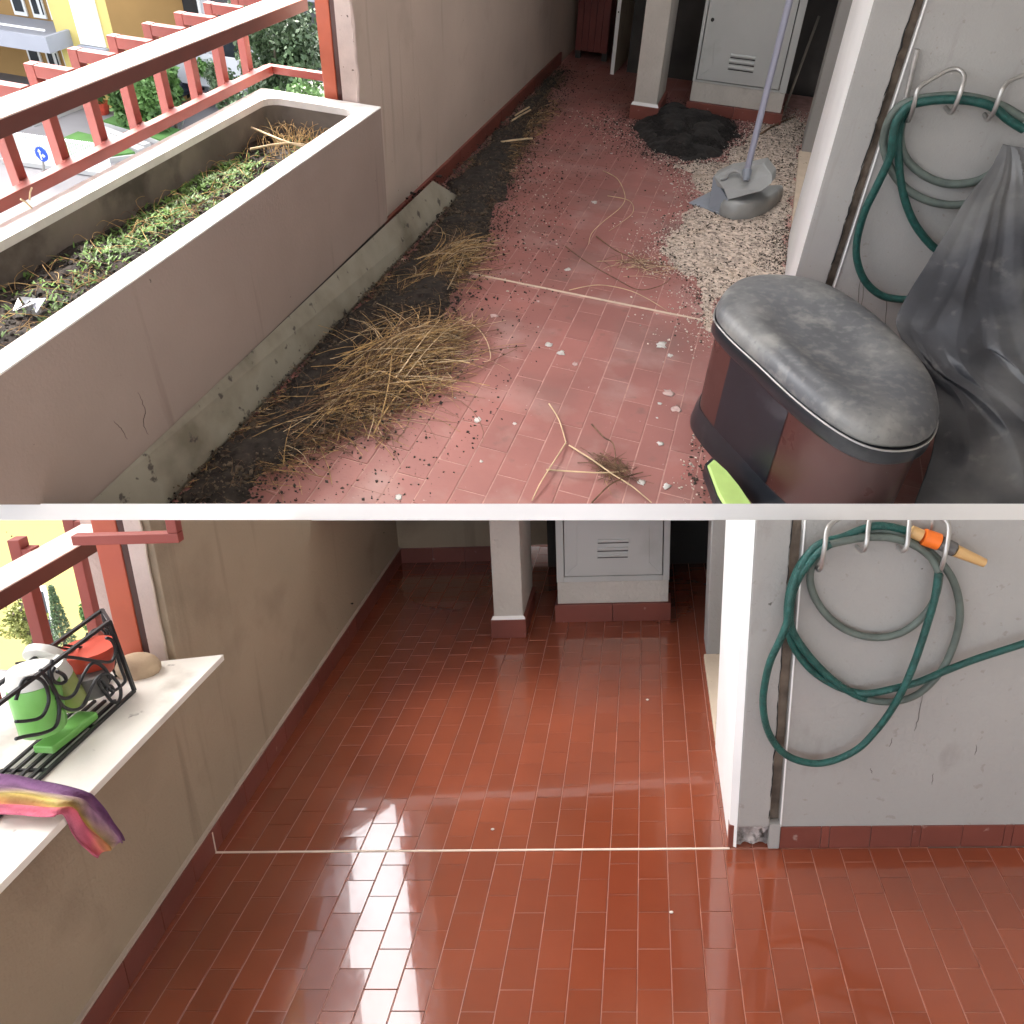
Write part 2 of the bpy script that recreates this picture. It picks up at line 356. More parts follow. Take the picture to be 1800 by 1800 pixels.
# planter trough
pl = thing('concrete_planter', 'long concrete planter trough with pale bare rim and dark soil inside', 'planter', (-1.38, 1.6, 0), rig=UPS)
LIP = .416; PI_, PO = WL - .045, -1.55
MB().box(WL - .06, WL, .3, 2.505, .05, LIP - .0036).build('front_panel', mt['planter'], rig=UPS, parent=pl, bevel=.003)
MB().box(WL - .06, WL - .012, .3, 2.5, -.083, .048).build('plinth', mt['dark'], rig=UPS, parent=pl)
r = []
ri = MB()
def rrect(x0, x1, y0, y1, rad, n=6):
    out = []
    for cx, cy, s0 in ((x1 - rad, y1 - rad, 0), (x0 + rad, y1 - rad, 90), (x0 + rad, y0 + rad, 180), (x1 - rad, y0 + rad, 270)):
        for t in np.linspace(s0, s0 + 90, n): out.append((cx + rad * math.cos(math.radians(t)), cy + rad * math.sin(math.radians(t))))
    return out
oi, oo = rrect(-1.535, WL - .052, .35, 2.435, .05), rrect(-1.60, WL + .001, .25, 2.506, .004)
ri = MB(); ri.loft([[(x, y, LIP - .0035) for x, y in oo], [(x, y, LIP) for x, y in oo], [(x, y, LIP) for x, y in oi], [(x, y, LIP - .02) for x, y in oi]], cap=False)
ri.build('rim', mt['lip'], rig=UPS, parent=pl)
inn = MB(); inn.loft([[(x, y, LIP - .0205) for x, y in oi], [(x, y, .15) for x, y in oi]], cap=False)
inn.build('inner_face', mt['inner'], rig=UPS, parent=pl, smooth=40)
MB().box(-1.6, -1.545, .3, 2.49, 0, LIP - .022).build('back_panel', mt['planter'], rig=UPS, parent=pl)
MB().box(-1.545, WL - .061, 2.44, 2.49, .05, LIP - .022).build('end_panel', mt['planter'], rig=UPS, parent=pl)
# soil and weeds in the trough
mt['soil'] = M('dark_soil', (.030, .023, .018, 1), .95, .5, 30, .9, 90, [((.09, .065, .045, 1), 40, .60, .1, .6)], world=True)
mt['soil_black'] = M('black_potting_soil', (.020, .017, .015, 1), .95, .5, 40, 1.0, 110, world=True)
mt['clod'] = M('soil_crumbs', (.03, .024, .020, 1), .95, .5, 30, .3, 90, world=True)
mt['weed'] = M('weed_leaves', (.10, .19, .032, 1), .6, .5, 25, 0, world=True)
mt['straw'] = M('dry_straw', (.42, .27, .11, 1), .75, .55, 45, 0, world=True)
mt['straw_pale'] = M('pale_straw', (.60, .46, .28, 1), .75, .3, 18, 0, world=True)
mt['straw_brown'] = M('brown_stems', (.15, .085, .045, 1), .8, .55, 45, 0, world=True)
mt['gravel'] = M('beige_granules', (.60, .53, .45, 1), .9, .6, 120, 0, world=True)
mt['gravel_dark'] = M('dark_chips', (.06, .045, .035, 1), .9, .5, 120, 0, world=True)
SC = .315
nx, ny = 26, 120
X, Y = np.meshgrid(np.linspace(-1.535, WL - .052, nx), np.linspace(.5, 2.43, ny)); H = SC + .03 * (vnoise(X, Y, 7) - .5) + .018 * vnoise(X, Y, 26, 3) - .02 * (Y - 1.4)
def grid(X, Y, H):
    n, k = X.shape; V = np.stack([X, Y, H], -1).reshape(-1, 3)
    return V, [(i * k + j, i * k + j + 1, (i + 1) * k + j + 1, (i + 1) * k + j) for i in range(n - 1) for j in range(k - 1)]
mb = MB(); mb.add(*grid(X, Y, H))
tag(mb.build('soil', mt['soil'], rig=UPS, smooth=True), 'dark crumbly soil filling the concrete planter trough', kind='stuff')
def hp(P): return SC + .03 * (vnoise(P[:, 0], P[:, 1], 7) - .5) + .018 * vnoise(P[:, 0], P[:, 1], 26, 3) - .02 * (P[:, 1] - 1.4)
trough = [(-1.53, .7), (WL - .056, .7), (WL - .056, 2.42), (-1.53, 2.42)]
mb = MB(); P = sample(trough, 2600); grains(mb, P, .002, .009, height=hp(P)); tag(mb.build('soil_crumbs', mt['clod'], rig=UPS, docut=False), 'loose crumbs of earth on the planter soil', kind='stuff')
def blades(mb, P, h, lmin, lmax, wid, up=.8, seg=3):
    for (x, y), hh in zip(P, h):
        an = random.random() * 6.28; L = random.uniform(lmin, lmax); dx, dy = math.cos(an), math.sin(an); le = random.uniform(.2, 1) * (1 - up) + .1
        px, py = -dy * wid * random.uniform(.6, 1.3), dx * wid * random.uniform(.6, 1.3); v = []
        for k in range(seg):
            t = k / (seg - 1) * L; wv = 1 - (k / (seg - 1)) ** 2 * .8
            xx, yy, cz = x + dx * t * le * 1.5, y + dy * t * le * 1.5, hh + t * up * (1 - .4 * k / seg)
            v += [(xx + px * wv, yy + py * wv, cz), (xx - px * wv, yy - py * wv, cz)]
        mb.add(v, [(2 * k, 2 * k + 1, 2 * k + 3, 2 * k + 2) for k in range(seg - 1)])
weedpoly = [UPS.fl(*p, SC)[:2] for p in ((150, 490), (230, 380), (330, 300), (430, 270), (470, 290), (400, 340), (300, 410), (190, 470), (90, 560))]
wm = MB(); P = np.concatenate([sample(weedpoly, 900, .06), sample(trough, 260)]); C = P[rng.integers(0, len(P), 4600)] + rng.normal(0, .011, (4600, 2)); C = C[inpoly(C, trough)]
blades(wm, C, hp(C), .008, .028, .0032, .5)
tag(wm.build('weeds', mt['weed'], rig=UPS, docut=False), 'small green weeds sprouting across the planter soil', kind='stuff')
def strand(mb, p, an, L, h0, h1, curl, r, n=7, sides=4, xlim=None):
    """one dry stem: starts at p heading an, bends by curl, height from h0 to h1"""
    x, y = p; pts = []
    for k in range(n):
        t = k / (n - 1); pts.append((x, y, h0 + (h1 - h0) * math.sin(t * 2.2) + r)); x += math.cos(an) * L / (n - 1); y += math.sin(an) * L / (n - 1); an += curl / (n - 1)
    if xlim: pts = [(min(max(q[0], xlim[0]), xlim[1]), q[1], q[2]) for q in pts]
    mb.tube(pts, [r * (1 - .5 * k / (n - 1)) for k in range(n)], sides, cap=False)
sm = MB(); sm2 = MB()
for k in range(520):
    p = sample(trough, 1)[0]; strand(sm if k % 3 else sm2, p, random.uniform(0, 6.28), random.uniform(.03, .11), hp(np.array([p]))[0] + .002, hp(np.array([p]))[0] + random.uniform(.004, .03), random.uniform(-1, 1), .0009, xlim=(-1.532, WL - .064))
ce = UPS.fl(535, 250, SC)[:2]
for k in range(90):
    p = ce + rng.normal(0, 1, 2) * (.05, .09); strand(sm, p, random.gauss(2.0, .5), random.uniform(.05, .16), SC - .01, SC + random.uniform(.01, .05), random.uniform(-.6, .6), .0011, xlim=(-1.532, WL - .064))
tag(sm.build('straw', mt['straw'], rig=UPS, docut=False), 'dry yellow stems scattered over the planter soil', kind='stuff')
tag(sm2.build('stems', mt['straw_brown'], rig=UPS, docut=False), 'thin brown dead stems tangled in the planter soil', kind='stuff')
for px, lab in ((((442, 224), (500, 248), (548, 262)), 'long pale stalk leaning across the far end of the planter'), (((440, 262), (500, 252), (540, 255)), 'second pale stalk lying low across the far end of the planter')):
    q = smooth_path([UPS.fl(x, y, SC + .05 - .01 * i) for i, (x, y) in enumerate(px)], 6)
    tag(MB().tube(q, .003, 6).build('stalk', mt['straw_pale'], rig=UPS), lab, 'stalk')
fo = MB(); q = [UPS.fl(x, y, SC + .03) for x, y in ((28, 548), (50, 538), (74, 532), (78, 540), (58, 550), (28, 560))]
for i in range(14):
    t = random.random(); c = q[0] * (1 - t) + q[2] * t + rng.normal(0, .006, 3); v = [c + rng.normal(0, .012, 3) for _ in range(3)]; fo.add(v, [(0, 1, 2)])
mt['foil'] = M('crumpled_foil', (.7, .72, .75, 1), .3, .2, 40, .3, 60, metal=.6)
tag(fo.build('foil_scrap', mt['foil'], rig=UPS), 'crumpled silvery foil scrap on the planter soil', 'foil')
# railing
rl = thing('railing', 'red steel railing with glare-coloured handrail top and stepped square balusters beyond the planter', 'railing', (-1.6, 1.8, .43), rig=UPS)
hA, hB_ = UPS.on(28, 197, 0, -1.452), UPS.on(455, 28, 0, -1.452); HC = (hA[2] + hB_[2]) / 2
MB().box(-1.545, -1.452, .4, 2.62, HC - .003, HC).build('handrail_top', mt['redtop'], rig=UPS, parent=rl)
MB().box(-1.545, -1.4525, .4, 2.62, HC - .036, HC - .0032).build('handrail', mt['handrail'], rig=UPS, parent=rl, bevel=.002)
MB().box(-1.632, -1.604, .4, 2.60, .434, .462).build('bottom_rail', mt['red'], rig=UPS, parent=rl, bevel=.002)
for k in range(-5, 9):
    b = 1.628 + k * .1505
    if b > 2.66: continue
    t = MB(); t.box(-1.672, -1.644, b - .014, b + .014, .434, HC + .005); t.build('baluster', mt['red'], rig=UPS, parent=rl, bevel=.002)
    t = MB(); t.box(-1.6435, -1.6325, b - .0135, b + .0135, .435, .461); t.build('bracket', mt['red'], rig=UPS, parent=rl, bevel=.002)
    t = MB(); t.box(-1.6435, -1.5455, b - .0135, b + .0135, HC - .023, HC + .004); t.build('bracket', mt['red'], rig=UPS, parent=rl, bevel=.002)
pb = UPS.fl(570, 137, .448)
MB().box(-1.632, pb[0] + .01, 2.601, 2.625, .436, .460).build('end_bar', mt['red'], rig=UPS, parent=rl, bevel=.002)
MB().box(pb[0] - .016, pb[0] + .01, 2.6255, 2.70, .436, .460).build('end_stub', mt['red'], rig=UPS, parent=rl, bevel=.002)
p0, p1, p2_ = UPS.on(568, 150, 1, 2.53), UPS.on(592, 160, 1, 2.53), UPS.on(604, 165, 1, 2.53)
po = thing('steel_post', 'tall orange-red steel post standing between the railing and the beige wall', 'post', (p0[0], p0[1], 0), rig=UPS)
MB().box(p0[0], p1[0], 2.53, 2.62, .1, 2.3).build('shaft', mt['orangepaint'], rig=UPS, parent=po, bevel=.003)
MB().box(p1[0] + .0005, p2_[0] + .01, 2.534, 2.66, .1, 2.3).build('flange', mt['bin_red'], rig=UPS, parent=po)
# ------------------------------------------------------------------ pillar, cabinet, far end, right pilaster, right wall
def pillar(rig, pa, pb_, b, dep, hs, htop, label):
    t = thing('pillar', label, 'pillar', (pa, b, 0), rig=rig)
    MB().box(pa + .012, pb_ - .012, b + .012, b + dep, hs + .001, htop).build('shaft', mt['pillar'], t, rig, bevel=.005)
    sk = MB(); sk.box(pa, pb_, b, b + dep, 0, hs); sk.build('skirting_tile', mt['skirt'], t, rig, bevel=.002)
    f = MB(); f.hexa([(pa + .002, b + .002, hs + .0005), (pb_ - .002, b + .002, hs + .0005), (pb_ - .002, b + .0115, hs + .0005), (pa + .002, b + .0115, hs + .0005),
                      (pa + .008, b + .0105, hs + .013), (pb_ - .008, b + .0105, hs + .013), (pb_ - .008, b + .0115, hs + .013), (pa + .008, b + .0115, hs + .013)])
    f.build('mortar_fillet', mt['white'], t, rig)
q0, q1 = UP.fl(1105, 208), UP.fl(1153, 217)
pillar(UP, q0[0], q1[0], q0[1], .30, UP.on(1110, 184, 1, q0[1])[2], 2.3, 'white stippled plaster pillar with a red tiled foot beside the black soil pile')
def cabinet(rig, b, frame, door, louv, plinth, sk, keyhole, diag, htop, label):
    """frame/door/louv... given as (a0, a1, c0, c1) on the plane b"""
    t = thing('utility_cabinet', label, 'cabinet', (frame[0], b, 0), rig=rig)
    fa0, fa1 = frame
    dz = .02
    fr = MB(); fr.box(fa0, door[0] - .004, b, b + .10, plinth, htop); fr.box(door[1] + .004, fa1, b, b + .10, plinth, htop)
    fr.box(door[0] - .004, door[1] + .004, b, b + .10, plinth, door[2] - .004)
    fr.build('frame', mt['doorp'], t, rig, bevel=.002)
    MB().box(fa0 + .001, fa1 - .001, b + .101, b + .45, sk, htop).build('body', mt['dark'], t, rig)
    MB().box(door[0], door[1], b + .012, b + .1005, door[2] - .003, htop).build('shadow_gap', mt['slot'], t, rig)
    d = MB(); d.box(door[0], door[1], b - .004, b + .0115, door[2], htop); dr = d.build('door', mt['doorp'], t, rig, bevel=.002)
    for (l0, l1, c) in louv:
        u = MB(); n = 8; rings = []
        for k in range(n + 1):
            an = math.pi * k / n; rings.append((b - .004 - .007 * math.sin(an), c + .0075 * math.cos(an)))
        u.loft([[(a, q[0], q[1]) for q in rings] for a in (l0, l1)], closed=False)
        u.build('louver', mt['doorp'], dr, rig, smooth=50)
        MB().box(l0, l1, b - .0046, b - .0041, c - .0115, c - .0078).build('vent_slot', mt['slot'], dr, rig)
    for (s, e_) in diag:
        MB().tube([(s[0], b - .004, s[1]), (e_[0], b - .004, e_[1])], .0016, 5).build('pressed_rib', mt['doorp'], dr, rig)
    if keyhole: MB().tube([(keyhole[0], b - .004, keyhole[1]), (keyhole[0], b - .010, keyhole[1])], .008, 10).build('lock', mt['slot'], dr, rig)
    MB().box(fa0 + .002, fa1 - .002, b + .002, b + .10, sk, plinth - .0005).build('plinth', mt['pillar'], t, rig, bevel=.003)
    n = max(2, int((fa1 - fa0) / .16)); w_ = (fa1 - fa0 + .02) / n
    for k in range(n):
        MB().box(fa0 - .01 + k * w_ + .001, fa0 - .01 + (k + 1) * w_ - .001, b - .012, b + .09, 0, sk - .0005).build('skirting_tile', mt['skirt'], t, rig, bevel=.0015)
CB = UP.fl(1290, 209)[1]
on = lambda x, y: UP.on(x, y, 1, CB)
z5 = lambda x, y: (1180 + x * .18889, 20 + y * .18889)
def ac(p): q = on(*p); return q[0], q[2]
dl, dr_ = on(*z5(245, 620)), on(*z5(1000, 735)); du = on(*z5(330, 45)); du2 = on(*z5(1150, 60))
lv = []
for (x0, y0, x1, y1) in ((555, 405, 785, 435), (540, 460, 775, 490), (530, 515, 765, 545)):
    A_, B_ = on(*z5(x0, y0)), on(*z5(x1, y1)); lv.append((A_[0], B_[0], (A_[2] + B_[2]) / 2))
cabinet(UP, CB, (on(*z5(165, 830))[0], on(*z5(1025, 930))[0]), ((dl[0] + du[0]) / 2, (dr_[0] + du2[0]) / 2, (dl[2] + dr_[2]) / 2, 0), lv,
        on(*z5(240, 655))[2], on(*z5(160, 830))[2], ac(z5(385, 75)), [(ac(z5(275, 590)), ac(z5(355, 535))), (ac(z5(400, 290)), ac(z5(385, 500)))], 2.3,
        'grey painted metal cabinet door with three louvers, standing above the black soil pile')
# recess behind, far end
rw = thing('recess_wall', 'dark unlit back wall behind the pillar and the cabinet with rubble at its foot', 'wall', (0, 5.2, 0), rig=UP)
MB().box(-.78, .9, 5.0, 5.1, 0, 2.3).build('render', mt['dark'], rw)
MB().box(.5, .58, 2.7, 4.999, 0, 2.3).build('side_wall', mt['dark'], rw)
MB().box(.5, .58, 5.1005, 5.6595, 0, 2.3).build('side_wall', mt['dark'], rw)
ew = thing('end_wall', 'cream end wall in the far corner beyond the white board', 'wall', (-.9, 5.68, 0), rig=UP)
MB().box(-1.3, .7, 5.66, 5.76, 0, 2.3).build('render', mt['wall2'], ew)
MB().box(-1.1, -.79, 5.645, 5.659, 0, .075).build('skirting_tile', mt['skirt'], ew)
e0, e1 = UP.fl(1009, 103), UP.fl(1066, 108)
rc = thing('wooden_locker', 'dark red wooden locker standing in the shadowed far corner', 'locker', (e0[0], e0[1], 0), rig=UP)
w_ = (e1[0] - e0[0]) / 5
MB().box(e0[0], e1[0], e0[1] + .012, e0[1] + .25, .05, 1.6).build('carcass', mt['rust'], rc)
for k in range(5):
    MB().box(e0[0] + k * w_ + .0012, e0[0] + (k + 1) * w_ - .0012, e0[1], e0[1] + .0115, .045, 1.6).build('board', mt['rust'], rc, bevel=.002)
for k in (0, 1):
    MB().box(e0[0] + k * (w_ * 5 - .03), e0[0] + k * (w_ * 5 - .03) + .03, e0[1] + .02, e0[1] + .05, 0, .049).build('leg', mt['dark'], rc)
b0_, b1_ = UP.fl(1073, 130), UP.fl(1108, 92)
bd = thing('white_board', 'white painted board standing on edge beside the dark red locker', 'board', (b0_[0], b0_[1], 0), rig=UP)
MB().hexa([(b0_[0], b0_[1], 0), (b0_[0] + .018, b0_[1], 0), (b1_[0] + .018, b1_[1], 0), (b1_[0], b1_[1], 0),
           (b0_[0], b0_[1], 1.3), (b0_[0] + .018, b0_[1], 1.3), (b1_[0] + .018, b1_[1], 1.3), (b1_[0], b1_[1], 1.3)]).build('panel', mt['wall2'], bd)
MB().box(b0_[0] - .001, b0_[0] + .019, b0_[1] - .006, b0_[1] - .0005, 0, 1.3).build('edge_strip', mt['white'], bd)
for k in range(4):
    MB().tube([(b0_[0] + .009, b0_[1] - .0062, .3 + k * .1), (b0_[0] + .009, b0_[1] - .009, .3 + k * .1)], .004, 8).build('screw', mt['slot'], bd)
# right pilaster with its white reveal, expansion gap and the hose wall
rwL = {}
def rightside(rig, jb, aL, aF, gap0, gap1, bW, far0, far1, sill, htop, hsk, lab, damaged):
    t = thing('pilaster', lab[0], 'pilaster', (aL, jb, 0), rig=rig)
    MB().hexa([(aL + .001, jb + .012, .001), (aF, jb + .002, .001), (aF, bW, .001), (aL + .001, bW, .001), (aL + .001, jb + .012, htop), (aF, jb + .002, htop), (aF, bW, htop), (aL + .001, bW, htop)]).build('white_reveal', mt['white'], t, rig)
    MB().box(aF + .0005, gap0, jb, bW, hsk if damaged else .001, htop).build('grey_face', mt['grey'], t, rig, bevel=.004)
    if damaged:
        x = np.linspace(aF, gap0, 26); c = np.linspace(.0, hsk - .001, 20); X, C = np.meshgrid(x, c); D = jb + .004 + .020 * vnoise(X, C, 55, 5) + .012 * vnoise(X, C, 120, 2)
        mb = MB(); mb.add(np.stack([X, D, C], -1).reshape(-1, 3), grid(X, C, D)[1]); mb.build('exposed_mortar', mt['raw'], t, rig, smooth=True)
        MB().box(aL, aF - .001, jb + .006, jb + .03, 0, hsk).build('skirting_stub', mt['skirt'], t, rig)
        MB().box(gap0 + .0005, gap1 + .002, jb - .004, jb + .02, .002, hsk + .01).build('mortar_edge', mt['grey'], t, rig)
    g = MB(); g.box(gap0, gap1, jb + .022, jb + .03, 0, htop); g.build('joint_back', mt['joint'], t, rig)
    pts = [(gap0 - .001 + random.uniform(-.0025, .0025), jb + .0015, c) for c in np.arange(hsk + .02, htop, .018)]
    MB().tube(pts, [.0010 + .0022 * random.random() ** 2 for _ in pts], 5).build('joint_filler', mt['slot'], t, rig)
    th_ = thing('threshold', lab[1], 'threshold', (aL, bW, 0), rig=rig)
    MB().box(aL + .002, aL + .3, bW + .001, far0 - .001, .0, sill).build('stone', mt['beige'], th_, rig, bevel=.003)
    fj = thing('door_jamb', lab[2], 'jamb', (aL, far0, 0), rig=rig)
    MB().box(aL + .012, aL + .30, far0, far1, sill * 0 + .004, htop).build('render', mt['grey'], fj, rig, bevel=.004)
    rw_ = thing('wall', lab[3], 'wall', (gap1 + .3, jb, 0), rig=rig)
    rwL[0 if damaged else 1] = rw_
    MB().box(gap1, gap1 + 1.6, jb + .003, jb + .15, -.03, htop).build('render', mt['grey'], rw_, rig, bevel=.004)
    lt = [(gap1 + .004, jb + .001, c) for c in np.arange(hsk, htop, .05)]
    MB().tube(lt, .0022, 6).build('arris', mt['white'], rw_, rig)
    x = gap1 + .004; k = 0
    while x < gap1 + 1.3:
        wd = (.105 if k % 3 != 1 else .022) if damaged else .13
        MB().box(x + .0006, x + wd - .0006, jb - (.001 if damaged else .008), jb + .0028, 0, hsk - .0008).build('skirting_tile', mt['skirt'], rw_, rig, bevel=.0012); x += wd; k += 1
onw = lambda x, y: UP.on(x, y, 1, JB)
aF = (onw(1520, 28)[0] + onw(1415, 450)[0]) / 2; g0 = (onw(1592, 32)[0] + onw(1476, 441)[0]) / 2; g1 = g0 + .020
aL = UP.fl(1387, 440)[0] - .004
bW = 2.62
for _ in range(30):                              # depth of the reveal from where its far edge shows
    if UP.on(1437, 236, 0, aL + .001)[1] > bW: bW += .02
print('A right', aF, g0, g1, aL, bW)
rightside(UP, JB, aL, aF, g0, g1, bW, 4.05, 4.25, .012, 2.3, .055,
          ('white edged grey concrete pilaster with a ragged joint, rising behind the black pedal bin', 'dusty beige door threshold at the edge of the granules behind the white pilaster',
           'grey door jamb in the dark at the far right behind the leaning dustpan handle', 'grey concrete wall carrying the hose behind the black plastic sheet'), False)
# conduit, hooks, hose
mt['steel'] = M('dull_galvanised_wire', (.42, .41, .39, 1), .38, .15, 20, .05, 90, metal=.7)
mt['hose_g'] = M('green_hose', (.008, .070, .058, 1), .45, .3, 60, .6, 260, spec=.5)
mt['hose_d'] = M('dusty_hose', (.10, .125, .108, 1), .6, .25, 30, .3, 220)
cd = MB().tube([onw(1612, 85) - [0, .008, 0], onw(1592, 172) - [0, .008, 0]], .006, 8); tag(cd.build('conduit', mt['steel']), 'short grey metal conduit fixed to the wall above the hose', 'conduit')
def zz(z0, f): return lambda p: (z0[0] + p[0] * f, z0[1] + p[1] * f)
zA = zz((1160, 0), .35556)
def wallpath(rig, b, pts, off, n=6, zf=zA):
    P = []
    for p in pts:
        d = p[2] if len(p) > 2 else off
        P.append(rig.on(*zf(p[:2]), 1, b - d))
    return smooth_path(P, n)
hk = thing('hose_rack', 'bent grey wire hose hooks on the wall above the black plastic sheet', 'hose rack', tuple(onw(1660, 160)), rig=UP)
for pts in ([(1205, 575, .01), (1225, 598, .03), (1240, 575, .06), (1258, 510, .075), (1278, 440, .07), (1330, 400, .05), (1425, 347, .03), (1478, 345, .03), (1505, 380, .05), (1490, 445, .07), (1462, 520, .07), (1438, 558, .05), (1412, 530, .01)],
            [(1605, 565, .01), (1622, 592, .04), (1652, 550, .07), (1690, 450, .07), (1725, 405, .05), (1800, 370, .03), (1880, 350, .03), (1905, 400, .05), (1880, 500, .07)]):
    MB().tube(wallpath(UP, JB, pts, .03), .0052, 8).build('hook', mt['steel'], hk, smooth=True)
hs_ = thing('garden_hose', 'green garden hose coiled on wire hooks above the black plastic sheet', 'hose', tuple(onw(1600, 300)), rig=UP)
z7 = zz((1360, 240), .24444)
def toA(p): x, y = z7(p[:2]); return ((x - 1160) / .35556, y / .35556) + tuple(p[2:])
for mat, pts in ((mt['hose_g'], [(1800, 640, .04), (1720, 590, .045), (1650, 532, .045), (1560, 502, .05), (1450, 492, .05), (1340, 497, .05), (1240, 520, .05), (1195, 560, .05), (1165, 610, .05), (1150, 690, .05)] + [toA(p) for p in ((835, 150, .045), (745, 350, .04), (662, 520, .035), (612, 680, .03), (594, 800, .03), (602, 900, .03), (640, 1010, .03), (700, 1090, .03), (780, 1145, .03), (860, 1165, .03), (960, 1172, .03), (1100, 1160, .03))]),
                 (mt['hose_d'], [(1800, 590, .03), (1700, 530, .03), (1600, 495, .03), (1480, 475, .035), (1350, 480, .035), (1240, 500, .04), (1170, 540, .035), (1125, 610, .03), (1105, 700, .02), (1118, 770, .02), (1150, 850, .02), (1220, 935, .02), (1320, 990, .02), (1420, 1012, .02), (1520, 1008, .02), (1640, 980, .02)]),
                 (mt['hose_g'], [(1230, 530, .03), (1195, 590, .025), (1180, 680, .02), (1180, 780, .025), (1190, 890, .025), (1218, 1010, .025), (1265, 1115, .025), (1340, 1210, .025), (1420, 1270, .025)]),
                 (mt['hose_d'], [(1215, 545, .02), (1190, 640, .012), (1195, 730, .012), (1230, 800, .012), (1300, 862, .012), (1390, 902, .012), (1480, 910, .012), (1580, 890, .012), (1680, 830, .012)])):
    MB().tube(wallpath(UP, JB, pts, .02, 8), .0098, 10).build('coil', mat, hs_, smooth=True)
# ------------------------------------------------------------------ things on the upper floor
# marble plank leaning at the foot of the planter
pk = MB(); u0, u1, f0, f1 = UP.on(757, 312, 0, WL), UP.on(121, 885, 0, WL), UP.fl(805, 350), UP.fl(302, 881)
u0, u1 = np.array([-1.088, 2.75, .115]), np.array([-1.088, .66, .138]); f0, f1 = np.array([-1.046, 2.888, .004]), np.array([-1.062, .72, .004])
n_ = np.array([.35, 0, .9]) * .016
pk.hexa([u1 - n_, f1 - n_ * [0, 0, .2], f0 - n_ * [0, 0, .2], u0 - n_, u1, f1 + n_, f0 + n_, u0])
tag(pk.build('marble_plank', mt['marble'], bevel=.002), 'long soil-stained marble plank lying against the foot of the beige planter', 'plank')
# dark soil strip along the wall: low mound with a ragged edge
def F(*pts, c=0): return [UP.fl(x, y, c)[:2] for x, y in pts]
strip = F((300, 886), (420, 770), (545, 640), (640, 530), (730, 440), (800, 350), (790, 325), (880, 230), (975, 130), (990, 125), (960, 180), (925, 235), (905, 290), (880, 350), (850, 420), (790, 520), (750, 620), (660, 725), (520, 800), (400, 886))
def mound(poly, hmax, edge, res, seed, base=.002, cx=None):
    q = np.array([p[:2] for p in poly]); lo, hi = q.min(0) - edge, q.max(0) + edge
    x, y = np.arange(lo[0], hi[0], res), np.arange(lo[1], hi[1], res); X, Y = np.meshgrid(x, y); P = np.stack([X.ravel(), Y.ravel()], 1)
    d = polydist(P, [tuple(p) for p in q]) * np.where(inpoly(P, [tuple(p) for p in q]), 1, -1); d += .05 * (vnoise(P[:, 0], P[:, 1], 14, seed) - .5) + .02 * (vnoise(P[:, 0], P[:, 1], 40, seed) - .5)
    t = np.clip(d / edge, -.3, 1); H = hmax * np.where(t > 0, np.sin(np.clip(t, 0, 1) * 1.57), t * .3) * (.55 + .6 * vnoise(P[:, 0], P[:, 1], 16, seed + 1)) + .006 * (vnoise(P[:, 0], P[:, 1], 70, seed + 2) - .3) * (t > 0)
    H = H + np.where(t < 0, -.004, base); H = H.reshape(X.shape); mb = MB(); V, Fc = grid(X, Y, H); Hf = H.ravel(); Fc = [f for f in Fc if max(Hf[i] for i in f) > -.0015]
    mb.add(V, Fc); return mb
mb = mound(strip, .030, .075, .0075, 3)
tag(mb.build('soil_strip', mt['soil'], smooth=True), 'dark spilled soil heaped along the foot of the left wall', kind='stuff')
mb = MB(); grains(mb, sample(strip, 22000, .16), .0008, .0062, height=.002 + .022 * rng.random(22000) ** 3, power=2.5); tag(mb.build('soil_crumbs', mt['clod'], docut=False), 'loose soil crumbs spread along the left side of the tiles', kind='stuff')
midd = F((560, 886), (760, 720), (880, 560), (950, 400), (990, 260), (1040, 150), (1110, 110), (1090, 230), (1130, 260), (1050, 330), (1000, 480), (900, 700), (760, 886))
mt['crumb_brown'] = M('dry_brown_crumbs', (.105, .078, .052, 1), .95, .5, 60, .2, 90, world=True)
mb = MB(); P = sample(strip, 15000, .09); grains(mb, P, .0008, .0052, height=.006 + .026 * rng.random(15000) ** 1.5, power=2.2); P = sample(strip, 700, .05); grains(mb, P, .004, .013, height=.008 + .016 * rng.random(700), power=1.5); tag(mb.build('dry_crumbs', mt['crumb_brown'], docut=False), 'drier brown crumbs and root bits on the spilled soil', kind='stuff')
mb = MB()
for p in sample(strip, 1500, .05): strand(mb, p, random.uniform(0, 6.28), random.uniform(.015, .07), .010, random.uniform(.016, .034), random.uniform(-1.5, 1.5), random.uniform(.0004, .0009), n=5, sides=3, xlim=(-1.06, 2))
tag(mb.build('root_fibres', mt['straw_brown'], docut=False), 'fine root fibres and broken stems mixed into the spilled soil', kind='stuff')
mb = MB(); grains(mb, np.concatenate([sample(strip, 9000, .34), sample(midd, 1500)]), .0006, .0042, power=3); tag(mb.build('grit', mt['clod'], docut=False), 'fine dark grit sprinkled over the dusty tiles', kind='stuff')
# marble plank dirt
pp = np.stack([np.interp(rng.random(420) ** .6, [0, 1], [-1.155, -1.05]), 2.9 - 2.0 * rng.random(420) ** 1.8], 1); hh = np.interp(pp[:, 0], [-1.161, -1.05], [.066, .02])
mb = MB(); grains(mb, pp, .001, .006, height=hh, power=2); q = np.array([-1.10, 2.72]) + rng.normal(0, 1, (260, 2)) * (.03, .09); grains(mb, q, .002, .011, height=np.interp(q[:, 0], [-1.161, -1.05], [.066, .02])); tag(mb.build('soil_crumbs', mt['clod'], docut=False), 'clumps of wet soil stuck on the marble plank', kind='stuff')
